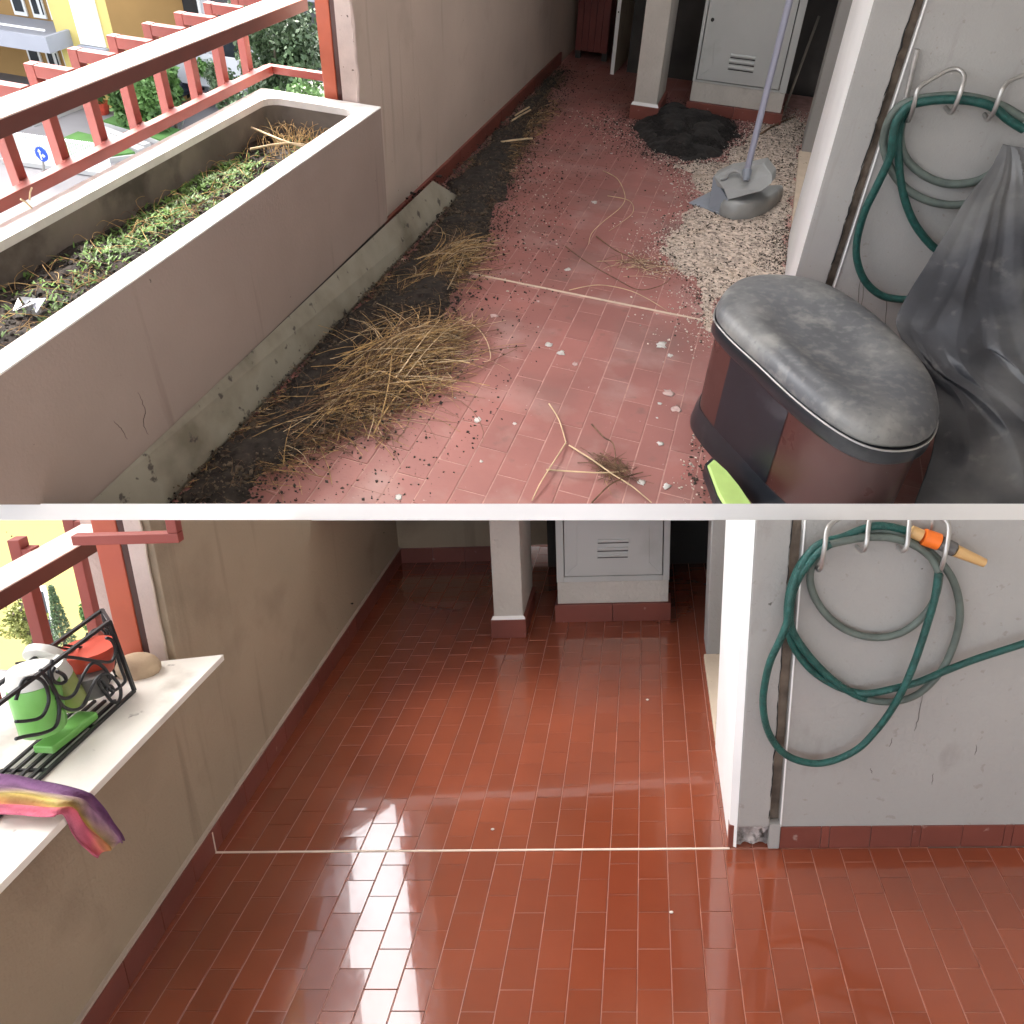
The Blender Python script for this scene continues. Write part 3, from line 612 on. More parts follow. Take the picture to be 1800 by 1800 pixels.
# black pile
pile = F((1120, 225), (1150, 265), (1200, 284), (1260, 275), (1300, 240), (1290, 215), (1235, 205), (1195, 190), (1165, 185), (1130, 205))
mb = mound(pile, .055, .15, .006, 9)
tag(mb.build('soil_pile', mt['soil_black'], smooth=True), 'round heap of black potting soil in front of the grey cabinet', 'soil pile')
mb = MB(); P = sample(pile, 17000, .20); d = polydist(P, [tuple(p) for p in pile]) * inpoly(P, [tuple(p) for p in pile]); grains(mb, P, .0010, .0052, height=.052 * np.sin(np.clip(d / .13, 0, 1) * 1.57) * .9)
tag(mb.build('soil_crumbs', mt['soil_black'], docut=False), 'black crumbs loosened from the soil heap by the cabinet', kind='stuff')
# beige granules
gv = F((1150, 425), (1195, 395), (1230, 345), (1200, 300), (1180, 285), (1270, 280), (1310, 240), (1330, 215), (1400, 200), (1418, 215), (1412, 260), (1390, 440), (1385, 500), (1330, 510), (1260, 540), (1245, 600), (1230, 560), (1215, 500), (1165, 470))
gc_ = np.mean([p for p in gv], 0); mb = mound([gc_ + (p - gc_) * .95 for p in gv], .007, .10, .009, 21, base=.0002); tag(mb.build('granule_bed', M('granule_bed', (.50, .41, .335, 1), .95, .35, 40, .8, 200, [((.15, .12, .10, 1), 60, .52, .06, .8), ((.58, .45, .33, 1), 7, .55, .2, .6)], world=True), smooth=True), 'thin drift of beige granules on the right of the corridor', kind='stuff')
mb = MB(); grains(mb, sample(gv, 19000, .15), .0010, .0046, height=.006 * rng.random(19000) ** 2, power=2); tag(mb.build('granules', mt['gravel'], docut=False), 'beige granules strewn around the grey dustpan', kind='stuff')
mb = MB(); grains(mb, np.concatenate([sample(gv, 7600, .11), sample(F((1330, 215), (1418, 205), (1412, 300), (1380, 330), (1340, 290)), 800), sample(F((1330, 400), (1390, 400), (1388, 470), (1320, 480)), 800)]), .0009, .0050, height=.008 * rng.random(9200), power=1.8); tag(mb.build('dark_chips', mt['gravel_dark'], docut=False), 'dark chips mixed into the beige granules', kind='stuff')
mb = MB(); grains(mb, np.concatenate([sample(F((1000, 190), (1200, 230), (1180, 290), (1050, 250)), 420, .08), sample(F((1180, 840), (1230, 740), (1265, 886), (1200, 886)), 60), sample(F((880, 300), (1000, 200), (990, 420), (900, 520)), 240, .1)]), .0012, .005, power=2); tag(mb.build('granules', mt['gravel'], docut=False), 'pale granules sprinkled between the pillar and the soil strip', kind='stuff')
mb = MB(); grains(mb, sample(F((1000, 190), (1200, 230), (1180, 290), (1050, 250)), 420, .08), .0012, .006, power=2); grains(mb, sample(F((1205, 830), (1222, 745), (1262, 886), (1235, 886)), 90), .0015, .006); tag(mb.build('dark_chips', mt['gravel_dark'], docut=False), 'dark chips sprinkled between the pillar and the soil strip', kind='stuff')
# droppings and paint spots: thin irregular flat blobs
mt['dropping'] = M('dried_droppings', (.55, .53, .50, 1), .9, .2, 60, .5, 120, [((.4, .34, .3, 1), 50, .6, .1, .7)], world=True)
mt['dropping2'] = M('faded_droppings', (.50, .36, .33, 1), .9, .2, 60, .3, 120, world=True)
spots = [(965, 607, 14, 1), (986, 621, 9, 1), (1163, 607, 12, 1), (1178, 625, 9, 1), (1160, 710, 10, 1), (1155, 735, 8, 1), (1160, 780, 10, 1), (1128, 849, 8, 1), (1172, 855, 7, 1), (840, 738, 9, 1), (904, 745, 8, 1), (846, 811, 10, 1), (700, 874, 12, 1), (1175, 690, 13, 0), (1190, 720, 10, 0), (998, 474, 9, 1), (1010, 640, 12, 0), (946, 575, 6, 1), (893, 612, 6, 1), (1180, 323, 8, 1), (1045, 356, 9, 1), (868, 555, 9, 0), (1075, 270, 7, 1), (1019, 205, 8, 1), (800, 700, 7, 1), (946, 530, 7, 0)]
for i, (x, y, r_, k) in enumerate(spots):
    c = UP.fl(x, y); rr = r_ / 1450 * 2.0 * .62
    n = 14; an = np.linspace(0, 6.283, n, endpoint=False); rad = rr * (.6 + .8 * rng.random(n)) * (1 + .5 * math.sin(i)); P = np.stack([c[0] + rad * np.cos(an), c[1] + rad * 1.2 * np.sin(an), np.full(n, .0008)], 1)
    mb = MB(); mb.loft([P, np.stack([c[0] + (P[:, 0] - c[0]) * .6, c[1] + (P[:, 1] - c[1]) * .6, .0010 + .0006 * rng.random(n)], 1)])
    mb.build('dropping', mt['dropping' if k else 'dropping2'], floorU, smooth=True)
# straw heaps
def heap(name, label, layers):
    c0 = UP.fl(*layers[0][0])[:2]; t = thing(name, label, 'twigs' if name == 'twig_tangle' else 'straw heap', (c0[0], c0[1], 0), rig=UP); bs = {}
    for cpx, axes, n, ang, spread, Ls, hmax, mats, *rr in layers:
        c = UP.fl(*cpx)[:2]; r = rr[0] if rr else (.0007, .0016)
        A_ = math.radians(axes[2]); ca, sa = math.cos(A_), math.sin(A_)
        for k in range(n):
            u, v = rng.normal(0, .5, 2); p = c + np.array([(u * axes[0]) * ca - (v * axes[1]) * sa, (u * axes[0]) * sa + (v * axes[1]) * ca])
            an = math.radians(random.gauss(ang, spread)); L = random.uniform(*Ls); h = max(.004, hmax * math.exp(-(u * u + v * v)) * random.random())
            p = p - np.array([math.cos(an), math.sin(an)]) * L * .5; m_ = random.choices(mats, [q[1] for q in mats])[0]
            if p[0] < -1.07: p[0] = -1.07 + .05 * random.random()
            strand(bs.setdefault(m_[2], (MB(), m_[0]))[0], p, an, L, h * random.uniform(.2, .8), h, random.gauss(0, .8), random.uniform(*r))
    for nm, (b_, m_) in bs.items(): tag(b_.build(nm, m_, t, docut=True, smooth=True), kind='stuff')
mats = [(mt['straw'], 5, 'straw'), (mt['straw_pale'], 2, 'pale_straw'), (mt['straw_brown'], 4, 'brown_stems')]
mats2 = [(mt['straw'], 3, 'straw'), (mt['straw_pale'], 1, 'pale_straw'), (mt['straw_brown'], 6, 'brown_stems')]
heap('straw_heap', 'largest heap of golden dry straw, on the spilled soil below the planter', [((705, 640), (.19, .08, 66), 330, 62, 17, (.14, .36), .105, mats), ((690, 660), (.20, .10, 62), 70, 62, 22, (.2, .42), .11, mats, (.0013, .0023)), ((660, 690), (.24, .12, 62), 160, 60, 80, (.02, .07), .07, mats2), ((640, 700), (.24, .12, 60), 300, 50, 36, (.10, .30), .075, mats2), ((620, 720), (.2, .07, 50), 90, 42, 22, (.18, .40), .06, mats), ((760, 610), (.12, .06, 66), 160, 62, 14, (.10, .22), .06, mats), ((690, 610), (.2, .12, 66), 130, 110, 70, (.10, .28), .08, mats2)])
heap('straw_heap', 'smaller sheaf of golden straw at the end of the pale floor joint', [((800, 455), (.12, .06, 72), 260, 66, 13, (.08, .24), .07, mats), ((790, 470), (.13, .07, 70), 36, 64, 22, (.12, .3), .08, mats, (.0012, .0021)), ((745, 500), (.18, .09, 66), 330, 60, 35, (.06, .2), .04, mats2), ((770, 480), (.16, .09, 66), 60, 100, 70, (.1, .24), .06, mats2)])
heap('straw_heap', 'sparse brown straw scattered at the lower end of the spilled soil', [((540, 745), (.20, .10, 50), 300, 36, 28, (.10, .30), .035, mats2), ((450, 800), (.2, .10, 50), 90, 30, 40, (.10, .26), .02, mats2)])
heap('straw_heap', 'matted brown straw against the red skirting near the far end', [((865, 285), (.42, .07, 84), 620, 80, 32, (.05, .17), .025, mats2), ((930, 215), (.35, .06, 84), 260, 80, 40, (.04, .12), .015, mats2)])
heap('straw_heap', 'little tangle of pinkish stems beside the beige granules', [((1125, 470), (.09, .06, 0), 46, 10, 60, (.05, .18), .02, [(mt['straw_pale'], 3, 'pale_straw'), (mt['straw_brown'], 3, 'brown_stems')], (.0006, .0011))])
heap('twig_tangle', 'dark tangle of twigs on the tiles in front of the pedal bin', [((1082, 828), (.06, .035, -20), 70, -20, 50, (.03, .11), .022, [(mt['straw_brown'], 5, 'brown_stems'), (mt['straw'], 1, 'straw')], (.0007, .0014))])
def twig(pts, r, mat, label, c=.004):
    P = smooth_path([np.append(UP.fl(x, y)[:2], c + (.008 if 0 < i < len(pts) - 1 else 0)) for i, (x, y) in enumerate(pts)], 6)
    tag(MB().tube(P, [r * (1 - .4 * k / len(P)) for k in range(len(P))], 6).build('twig', mat, smooth=True), label, 'twig')
tw = [((965, 712), (982, 745), (995, 782)), ((995, 780), (975, 815), (950, 855), (935, 882)), ((1000, 785), (1040, 815), (1075, 840), (1110, 862), (1145, 886)), ((1040, 748), (1060, 775), (1078, 790), (1083, 840)), ((1040, 886), (1070, 860), (1100, 845), (1130, 832)), ((960, 828), (1010, 836), (1060, 838), (1100, 830))]
tl = ['forked pale twig tip pointing at the far end, nearest the floor centre', 'pale straight twig lying towards the bottom edge of the upper floor', 'brown twig running from the pale fork to the bottom edge', 'thin upright bent twig in the dark tangle', 'dark twig poking out of the tangle to the bottom left', 'thin pale twig crossing under the dark tangle']
for p, l_ in zip(tw, tl): twig(p, .0021, mt['straw_pale'] if 'pale' in l_ else mt['straw_brown'], l_)
twig([(1060, 302), (1085, 320), (1098, 350), (1090, 370), (1060, 395), (1040, 415), (1034, 432)], .0016, mt['straw_pale'], 'long hooked pale stem curling across the middle of the tiles')
twig([(1068, 346), (1105, 358), (1112, 378), (1090, 398), (1070, 408)], .0013, mt['straw_pale'], 'short pinkish hooked stem beside the long hooked one')
twig([(994, 435), (1030, 466), (1080, 495), (1120, 515), (1155, 510), (1175, 495)], .0017, mt['straw_brown'], 'brown stem running from the tile centre towards the granules')
twig([(1048, 417), (1080, 445), (1115, 462), (1140, 478)], .0019, mt['straw_brown'], 'dark stem leading into the pinkish tangle by the granules')
twig([(1000, 512), (1050, 507), (1100, 515), (1135, 530), (1172, 548)], .0014, mt['straw_pale'], 'thin pale stem lying along the cream floor joint')
twig([(800, 560), (835, 580), (855, 605), (862, 636), (850, 638)], .0015, mt['straw_pale'], 'hooked pale stem arching out of the big straw heap')
twig([(1328, 243), (1360, 225), (1400, 205)], .005, mt['straw_brown'], 'brown stick on the granules by the corner of the cabinet')
for k, (x, y, x2, y2) in enumerate(((905, 215, 930, 200), (898, 225, 932, 205), (880, 262, 935, 256))):
    P = smooth_path([np.append(UP.fl(x, y)[:2], .03), np.append(UP.fl((x + x2) / 2, (y + y2) / 2 + 2)[:2], .036), np.append(UP.fl(x2, y2)[:2], .03)], 5)
    tag(MB().tube(P, .004, 6).build('dry_leaf', mt['straw_pale'], smooth=True), ('pale curled dry leaf on the matted straw, ') + ('farthest of three', 'middle of three', 'nearest of three')[k], 'leaf')
# thin pole leaning in the dark gap
P = [UP.on(1372, 212, 1, 4.5), UP.on(1440, 28, 1, 4.62)]; P[0][2] = max(P[0][2], .004)
tag(MB().tube(P, .006, 8).build('thin_pole', M('weathered_pole', (.16, .14, .11, 1), .7, .2, 10, .1), smooth=True), 'thin grey pole leaning in the dark gap right of the cabinet', 'pole')
# ------------------------------------------------------------------ pedal bin
mt['bin_lid'] = M('dusty_black_plastic', (.085, .088, .094, 1), .5, .15, 5, .1, 60, [((.25, .245, .225, 1), 3.2, .42, .22, .85), ((.30, .295, .27, 1), 12, .55, .15, .5), ((.26, .255, .235, 1), 40, .50, .2, .35), ((.05, .053, .06, 1), 60, .60, .12, .35), ((.7, .68, .6, 1), 22, .755, .02, .8)], rvar=.12)
mt['bin_rim'] = M('black_plastic', (.012, .014, .018, 1), .30, .2, 12, .05, 60, [((.12, .12, .12, 1), 9, .62, .2, .4)])
mt['bin_dark'] = M('charcoal_panel', (.010, .011, .016, 1), .38, .2, 6, .04, 60, [((.14, .14, .15, 1), 6, .60, .25, .5), ((.4, .38, .36, 1), 60, .75, .02, .7)])
mt['lime'] = M('lime_plastic', (.46, .66, .20, 1), .5, .1, 10, .15, 90)
CR = .30
out_px = [(1255, 565), (1258, 545), (1275, 520), (1303, 505), (1345, 500), (1400, 504), (1450, 520), (1500, 550), (1550, 590), (1600, 640), (1635, 690), (1646, 735), (1640, 765), (1618, 785), (1580, 793), (1530, 788), (1480, 765), (1430, 730), (1380, 688), (1330, 640), (1285, 600)]
O_ = np.array([UP.fl(x, y, CR)[:2] for x, y in out_px]); cc = O_.mean(0)
O_ = smooth_path(np.concatenate([O_, O_[:1]]), 4)[:-1, :2]
for _ in range(3): O_ = (np.roll(O_, 1, 0) + 2 * O_ + np.roll(O_, -1, 0)) / 4
def ring(k, c): return np.column_stack([cc + (O_ - cc) * k, np.full(len(O_), c)])
bn = thing('pedal_bin', 'maroon pedal bin with a dusty black domed lid and lime green pedal', 'bin', (cc[0], cc[1], 0), rig=UP)
n_ = len(O_)
ld = MB(); ld.loft([ring(.985, CR + .004), ring(1.0, CR + .012), ring(.992, CR + .022), ring(.965, CR + .033), ring(.91, CR + .041), ring(.80, CR + .047), ring(.65, CR + .048), ring(.50, CR + .040), ring(.32, CR + .034), ring(.15, CR + .033), ring(.03, CR + .033)])
ldo = ld.build('lid', mt['bin_lid'], bn, smooth=60)
MB().loft([ring(.99, CR - .035), ring(1.006, CR - .030), ring(1.006, CR - .001), ring(.98, CR + .003)]).build('rim', mt['bin_rim'], bn, smooth=50)
cl = np.concatenate([ring(1.008, CR + .0015), ring(1.008, CR + .0015)[:1]])
MB().tube(cl, .0022, 6).build('bright_bead', mt['steel'], bn, smooth=True)
zc = ring(.945, 0)
def pxx(p): q = (UP.M @ p + UP.O); return q[0] / q[2] * FPX + 900, q[1] / q[2] * FPX + 900
px_t = [pxx(np.append(p[:2], CR - .03)) for p in zc]
front = [i for i in range(n_) if 1288 < px_t[i][0] < 1392 and px_t[i][1] > 590]
bd_ = MB(); bd_.loft([ring(.945, .02), ring(.955, .1), ring(.955, CR - .034)]); bd_.build('body', mt['bin_red'], bn, smooth=50)
i0, i1 = min(front), max(front); idx = range(i0, i1 + 1)
if i1 - i0 > n_ / 2: idx = [i for i in range(-n_ // 2, n_ // 2) if (i % n_) in front]
pn = MB(); pn.loft([[ring(.957, .02)[i] for i in idx], [ring(.963, .1)[i] for i in idx], [ring(.963, CR - .034)[i] for i in idx]], cap=False, closed=False); pn.build('front_panel', mt['bin_dark'], bn, smooth=True)
# black foot that swells round the pedal
left = np.array([1 if px_t[i][1] > 560 else 0 for i in range(n_)])
def foot(k0, k1, c):
    r_ = ring(1, c); kk = np.where(left > 0, k1, k0)[:, None]; 
    for _ in range(4): kk = (np.roll(kk, 1, 0) + kk + np.roll(kk, -1, 0)) / 3
    r_[:, :2] = cc + (O_ - cc) * kk; return r_
fo_ = MB(); fo_.loft([foot(.985, 1.005, 0), foot(.985, 1.015, .012), foot(.97, .99, .05), foot(.955, .962, .066)]); fo_.build('foot', mt['bin_rim'], bn, smooth=50)
pp_ = [(1244, 818), (1255, 808), (1277, 828), (1300, 856), (1324, 892), (1276, 892), (1262, 868)]
P = [UP.fl(x, y, .055) for x, y in pp_]
MB().loft([[p - [0, 0, .015] for p in P], P, [np.mean(P, 0) + (p - np.mean(P, 0)) * .9 + [0, 0, .004] for p in P]]).build('pedal', mt['lime'], bn)
pk_ = [np.mean(P, 0) + (p - np.mean(P, 0)) * 1.14 - [0, 0, .004] for p in P]
MB().loft([[p - [0, 0, .03] for p in pk_], pk_]).build('pedal_surround', mt['bin_rim'], bn)
# ------------------------------------------------------------------ dustpan with upright handle
mt['pan'] = M('grey_plastic', (.27, .275, .265, 1), .45, .1, 9, .06, 60, [((.38, .34, .28, 1), 7, .56, .25, .5)])
mt['pan_b'] = M('blue_grey_plastic', (.24, .265, .30, 1), .45, .08, 9, .06, 60, [((.36, .33, .29, 1), 9, .60, .25, .4)])
zd = lambda x, y: (1180 + x * .13333, 240 + y * .13333)
dp = thing('dustpan', 'grey lidded dustpan with a long upright handle standing in the beige granules', 'dustpan', (-.05, 3.25, 0), rig=UP)
gA, gB, gC, gD, gE = [UP.fl(*zd(*p)) for p in ((225, 882), (620, 1048), (815, 1118), (1120, 1085), (1335, 965))]
gF, gG = gE + [.012, .11, 0], gA + [.12, .13, 0]; gH = gB + [.02, .12, 0]
bt = [gB, gC, gD, gE, gE + [.012, .05, 0], gF, gH]
bt = [p for p in smooth_path(bt + [bt[0]], 5)[:-1]]; cm = np.mean(bt, 0); up_ = lambda k, c: [cm + (p - cm) * k + [0, 0, c] for p in bt]
MB().loft([up_(.97, .001), up_(1.0, .01), up_(1.0, .045), up_(.93, .062), up_(.8, .066)]).build('tray', mt['pan'], dp, smooth=50)
MB().hexa([gA, gB, gH, gG, gA + [0, 0, .004], gB + [0, 0, .012], gH + [0, 0, .05], gG + [0, 0, .05]]).build('lip', mt['pan_b'], dp, bevel=.002)
hb = gC[1] + .035
ho = [UP.on(*zd(*p), 1, hb + k) for p, k in (((745, 838), -.01), ((1180, 720), 0), ((1325, 612), .02), ((1330, 500), .05), ((1215, 350), .09), ((1000, 395), .09), ((760, 425), .085), ((552, 520), .07), ((600, 660), .04), ((690, 700), .01))]
back = [p + np.array([.012, .06, .004]) for p in ho]
MB().loft([ho, back]).build('hood', mt['pan'], dp, bevel=.004)
s0, s1, s2, s3 = ho[7], ho[0], gB + [0, .004, .004], UP.on(*zd(490, 955), 1, gB[1] + .03)
MB().hexa([s0, s1, s2, s3, s0 + [.012, .03, 0], s1 + [.012, .03, 0], s2 + [.012, .03, 0], s3 + [.012, .03, 0]]).build('side_plate', mt['pan_b'], dp, bevel=.003)
rb = [UP.on(*zd(*p), 1, hb + k - .004) for p, k in (((650, 570), .05), ((720, 545), .055), ((760, 480), .06), ((840, 455), .065), ((900, 480), .06), ((960, 560), .05))]
MB().tube(smooth_path(rb, 5), .006, 8).build('raised_rib', mt['pan'], dp, smooth=True)
c0_, c1_ = UP.on(*zd(985, 580), 1, hb + .02), UP.on(*zd(1000, 440), 1, hb + .04)
MB().tube([c0_, (c0_ + c1_) / 2, c1_], [.011, .016, .018], 12).build('collar', mt['pan_b'], dp, smooth=40)
hd1 = UP.on(1383, 20, 1, hb + .06); hd2 = c1_ + (hd1 - c1_) * 1.35
MB().tube([c1_ - (hd1 - c1_) * .02, hd2], .0115, 12).build('handle', M('lilac_grey_pole', (.33, .34, .42, 1), .4, .06, 6, .03), dp, smooth=40)
# ------------------------------------------------------------------ black plastic sheet
mt['sheet'] = M('black_plastic_sheet', (.038, .040, .046, 1), .46, .3, 5, .2, 45, [((.22, .217, .205, 1), 2.2, .42, .25, .8), ((.22, .21, .19, 1), 20, .60, .15, .35)], rvar=.08, spec=.45)
sil = [(1763, 253, 2.28), (1738, 300, 2.25), (1700, 347, 2.20), (1662, 410, 2.13), (1625, 470, 2.06), (1600, 510, 2.0), (1578, 552, 1.94), (1576, 575, 1.91), (1592, 610, 1.87), (1615, 645, 1.83), (1638, 690, 1.78), (1645, 740, 1.71), (1638, 795, 1.64), (1622, 845, 1.565), (1606, 890, 1.50), (1602, 930, 1.45)]
sp = smooth_path(sil, 13); nr, nc = len(sp), 230; V = []
def tri_(x): return np.abs(np.mod(x, 1.0) - .5) * 2
for k, (x, y, b) in enumerate(sp):
    L = UP.on(x, y, 1, b); t = k / (nr - 1); u = np.linspace(0, 1, nc); T_ = np.full(nc, t); a = L[0] + u * .60; c = np.full(nc, L[2])
    an = np.arctan2(u * .62 + .004, t + .035); w1, w2 = vnoise(u, T_, 4, 2), vnoise(u, T_, 7, 4)
    big = tri_(an * 3.0 + .45 * w1) ** 1.1 * .032 + tri_(an * 7.5 + .7 * w2 + .3) * .012          # long folds falling from the tip
    cr = 0
    for q, (dx, dy, f, ph) in enumerate(((1, .55, 6, .1), (-.6, 1, 7, .4), (.2, 1, 9, .7), (1, -.8, 12, .2), (.9, .3, 15, .9))):
        cr = cr + tri_((dx * u * .7 + dy * T_) * f * .6 + ph + .9 * vnoise(u, T_, 3 + q, 20 + q)) * (.018, .015, .011, .006, .004)[q]   # sharp crumple creases
    bulge = .10 * np.sin(np.clip(u * 2.0, 0, 1.57)) * np.clip(.15 + t * 1.3, 0, 1)
    ed = np.clip(u * 10, 0, 1)
    V.append(np.stack([a, b - (big + cr + bulge) * ed * np.clip(.25 + 1.8 * t, 0, 1), c + .03 * (w1 - .5) * ed * min(1, t * 3)], 1))
V = np.array(V); mb = MB(); mb.add(V.reshape(-1, 3), grid(V[..., 0], V[..., 1], V[..., 2])[1])
sheet = mb.build('plastic_sheet', mt['sheet'], smooth=28)
so_ = sheet.modifiers.new('thickness', 'SOLIDIFY'); so_.thickness = .003
tag(sheet, 'crumpled dusty black plastic sheet draped in folds against the hose wall', 'plastic sheet')

# ================================================================== LOWER BALCONY
JL = 1.79
gb = MB(); gb.box(-1.22, 1.52, .55, 1.787, -.05, -.0016); gb.box(-1.26, .75, 1.787, 4.2, -.05, -.0016)
floorL = tag(gb.build('floor', mt['grout_wet'], rig=LO), kind='structure')
aj = LO.fl(1122.6, 1490)[0] - TW * 17
LBh = .0536
lay_floor(LO, floorL, [(aj, aj + TW * 23, JL + .003, 4.0, 1.738 + TW * 0), (aj, aj + TW * 36, .6, JL - .003, 1.738 - LBh * 2 * 9)], LBh * 2, .0024, mt['tile_wet'], jit=.0003, tilt=.0035)
st = MB(); st.box(-1.145, .24, JL - .003, JL + .003, -.003, .001); st.build('joint_strip', mt['strip_pale'], floorL, LO)
def wl(b): return -1.137 - (b - 1.79) * .0265
lwl = thing('wall', 'tan rendered wall with dark red skirting running along the freshly washed floor', 'wall', (-1.16, 2.8, 0), rig=LO)
def slant(a_off0, a_off1, b0, b1, c0, c1):
    return MB().hexa([(wl(b0) + a_off0, b0, c0), (wl(b0) + a_off1, b0, c0), (wl(b1) + a_off1, b1, c0), (wl(b1) + a_off0, b1, c0), (wl(b0) + a_off0, b0, c1), (wl(b0) + a_off1, b0, c1), (wl(b1) + a_off1, b1, c1), (wl(b1) + a_off0, b1, c1)])
slant(-.074, -.012, 1.802, 4.05, .0, 1.4).build('render', mt['wall2'], lwl, LO, bevel=.004)
slant(-.15, -.012, .5, 1.8015, .0, .584).build('parapet', mt['wall2'], lwl, LO)
slant(-.36, -.151, 2.06, 2.2, .2, 1.4).build('jamb', mt['edge'], lwl, LO)
pts = [(wl(2.03) - .016 + random.uniform(-.002, .002), 2.03 + random.uniform(-.002, .002), c) for c in np.arange(.44, 1.3, .03)]
x = .75
while x < 3.75:
    w_ = .155; g0_ = .0012
    if abs(x - 1.70) < .0: pass
    slant(-.0118, 0, x + g0_, x + w_ - g0_, .0, .073).build('skirting_tile', mt['skirt'], lwl, LO, bevel=.0012); x += w_
slant(-.0119, -.002, .5, 3.9, .0735, .081).build('mortar_line', mt['wall'], lwl, LO)
slant(-.005, .0015, 1.788, 1.792, .0, .066).build('joint_strip', mt['strip_pale'], lwl, LO)
# marble top of the lower planter
ms = thing('marble_coping', 'weathered white marble coping slab holding the wrought iron flower stand', 'coping', (-1.35, 1.6, .47), rig=LOS)
mg, mh = LOS.fl(393, 1150, .47), LOS.fl(262, 1164, .47)
MB().prism([(-1.62, .45), (mg[0] + .0, .45), (mg[0], mg[1]), (mh[0], mh[1]), (-1.62, mh[1] - .03)], .452, .47).build('slab', mt['marble_clean'], ms, LOS, bevel=.002)
# lower wall corner strip and post
pe = thing('plaster_jamb', 'speckled pinkish plaster jamb between the orange post and the tan wall', 'jamb', tuple(LOS.fl(290, 1152, .47)), rig=LOS)
jl, jr = LOS.fl(262, 1152, .472), LOS.fl(293, 1149, .472)
MB().box(jl[0], jr[0], 2.038, 2.046, .40, 1.6).build('render', mt['edge'], pe, LOS, bevel=.002)
MB().tube([(jr[0] + .001 + random.uniform(-.002, .002), 2.0375 + random.uniform(-.0015, .0015), c) for c in np.arange(.45, 1.5, .025)], .0035, 5).build('ragged_arris', mt['wall'], pe, LOS)
pl_, pr_ = LOS.fl(205, 1128, .47), LOS.fl(258, 1152, .47)
po2 = thing('steel_post', 'broad orange-red steel post rising behind the wrought iron flower stand', 'post', (pl_[0], pl_[1], .3), rig=LOS)
PX = [LOS.on(x, 1130, 1, 2.052)[0] for x in (206, 247, 262)]
MB().box(PX[0], PX[1], 2.052, 2.12, .2, 1.6).build('shaft', mt['orangepaint'], po2, LOS, bevel=.003)
MB().box(PX[1] + .0005, PX[2], 2.056, 2.13, .2, 1.6).build('flange', mt['bin_red'], po2, LOS)
r2 = thing('railing', 'orange-red railing with a glare-coloured handrail top above the flower stand and pots', 'railing', (-1.42, 1.5, .5), rig=LO)
hc = [LO.on(x, y, 0, -1.40) for x, y in ((28, 1022), (217, 914))]; hC = (hc[0][2] + hc[1][2]) / 2
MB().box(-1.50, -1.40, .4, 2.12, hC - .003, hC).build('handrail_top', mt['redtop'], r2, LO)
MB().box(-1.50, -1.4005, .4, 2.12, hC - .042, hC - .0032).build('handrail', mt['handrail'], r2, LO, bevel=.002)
bq = LO.on(55, 1045, 0, -1.54); bq2 = LO.on(78, 1130, 0, -1.54)
for k in range(-1, 2):
    b = bq[1] + k * .2
    MB().box(-1.555, -1.525, b - .016, b + .016, .3, hC + .03).build('baluster', mt['red'], r2, LO, bevel=.002)
    MB().box(-1.5245, -1.5005, b - .0155, b + .0155, hC - .02, hC + .005).build('bracket', mt['red'], r2, LO)
fb_ = 1.62
fa, fbb, fc_ = LO.on(212, 946, 1, fb_), LO.on(318, 943, 1, fb_), LO.on(309, 900, 1, fb_)
MB().sqbar(fa + [-.10, 0, 0], fbb, .022).build('gate_bar', mt['red'], r2, LO, bevel=.002)
MB().sqbar(fbb + [-.011, 0, .0115], fbb + [-.011, 0, .3], .022).build('gate_stile', mt['red'], r2, LO, bevel=.002)
sb_ = [LOS.fl(x, y, .50) for x, y in ((200, 1108), (228, 1098))]
MB().sqbar(sb_[0], sb_[1], .028).build('stub', mt['red'], r2, LOS, bevel=.002)
# wrought iron stand
mt['iron'] = M('black_wrought_iron', (.014, .015, .018, 1), .38, .3, 20, .1, 60)
zt = lambda p: (20 + p[0] * .13333, 1120 + p[1] * .13333)
ir = thing('flower_stand', 'black wrought iron flower stand with scrolls lying on the marble coping', 'flower stand', (-1.33, 1.6, .47), rig=LOS)
AF = LOS.fl(237, 1214, .475)[0]
tr = LOS.on(192, 1092, 0, AF); br = LOS.on(236, 1213, 0, AF)
def ip(pts, dx=0.0, r_=.0042, n=5, nm='scroll'):
    P = [LOS.on(*zt(p), 0, AF + dx) for p in pts]; MB().tube(smooth_path(P, n), r_, 6).build(nm, mt['iron'], ir, LOS, smooth=True)
MB().sqbar((AF, .9, tr[2]), (AF, tr[1], tr[2]), .008).build('top_bar', mt['iron'], ir, LOS)
MB().sqbar((AF, tr[1], tr[2]), (AF, br[1], .476), .008).build('end_bar', mt['iron'], ir, LOS)
MB().sqbar((AF, .9, .476), (AF, br[1], .476), .008).build('bottom_bar', mt['iron'], ir, LOS)
tb = LOS.on(180, 1072, 0, AF - .11)
MB().sqbar((AF - .11, .9, tb[2]), (AF - .11, tb[1], tb[2]), .008).build('top_bar', mt['iron'], ir, LOS)
MB().sqbar((AF - .11, tb[1], tb[2]), (AF - .11, tb[1], .48), .008).build('end_bar', mt['iron'], ir, LOS)
MB().sqbar((AF - .11, tb[1], tb[2]), (AF, tr[1], tr[2]), .007).build('cross_bar', mt['iron'], ir, LOS)
for k in range(4):
    MB().sqbar((AF - .02 - k * .026, .9, .478), (AF - .02 - k * .026, br[1] - .05, .478), .007).build('floor_bar', mt['iron'], ir, LOS)
for k in range(5):
    MB().sqbar((AF - .11, 1.0 + k * .17, .4745), (AF, 1.0 + k * .17, .4745), .006).build('foot_bar', mt['iron'], ir, LOS)
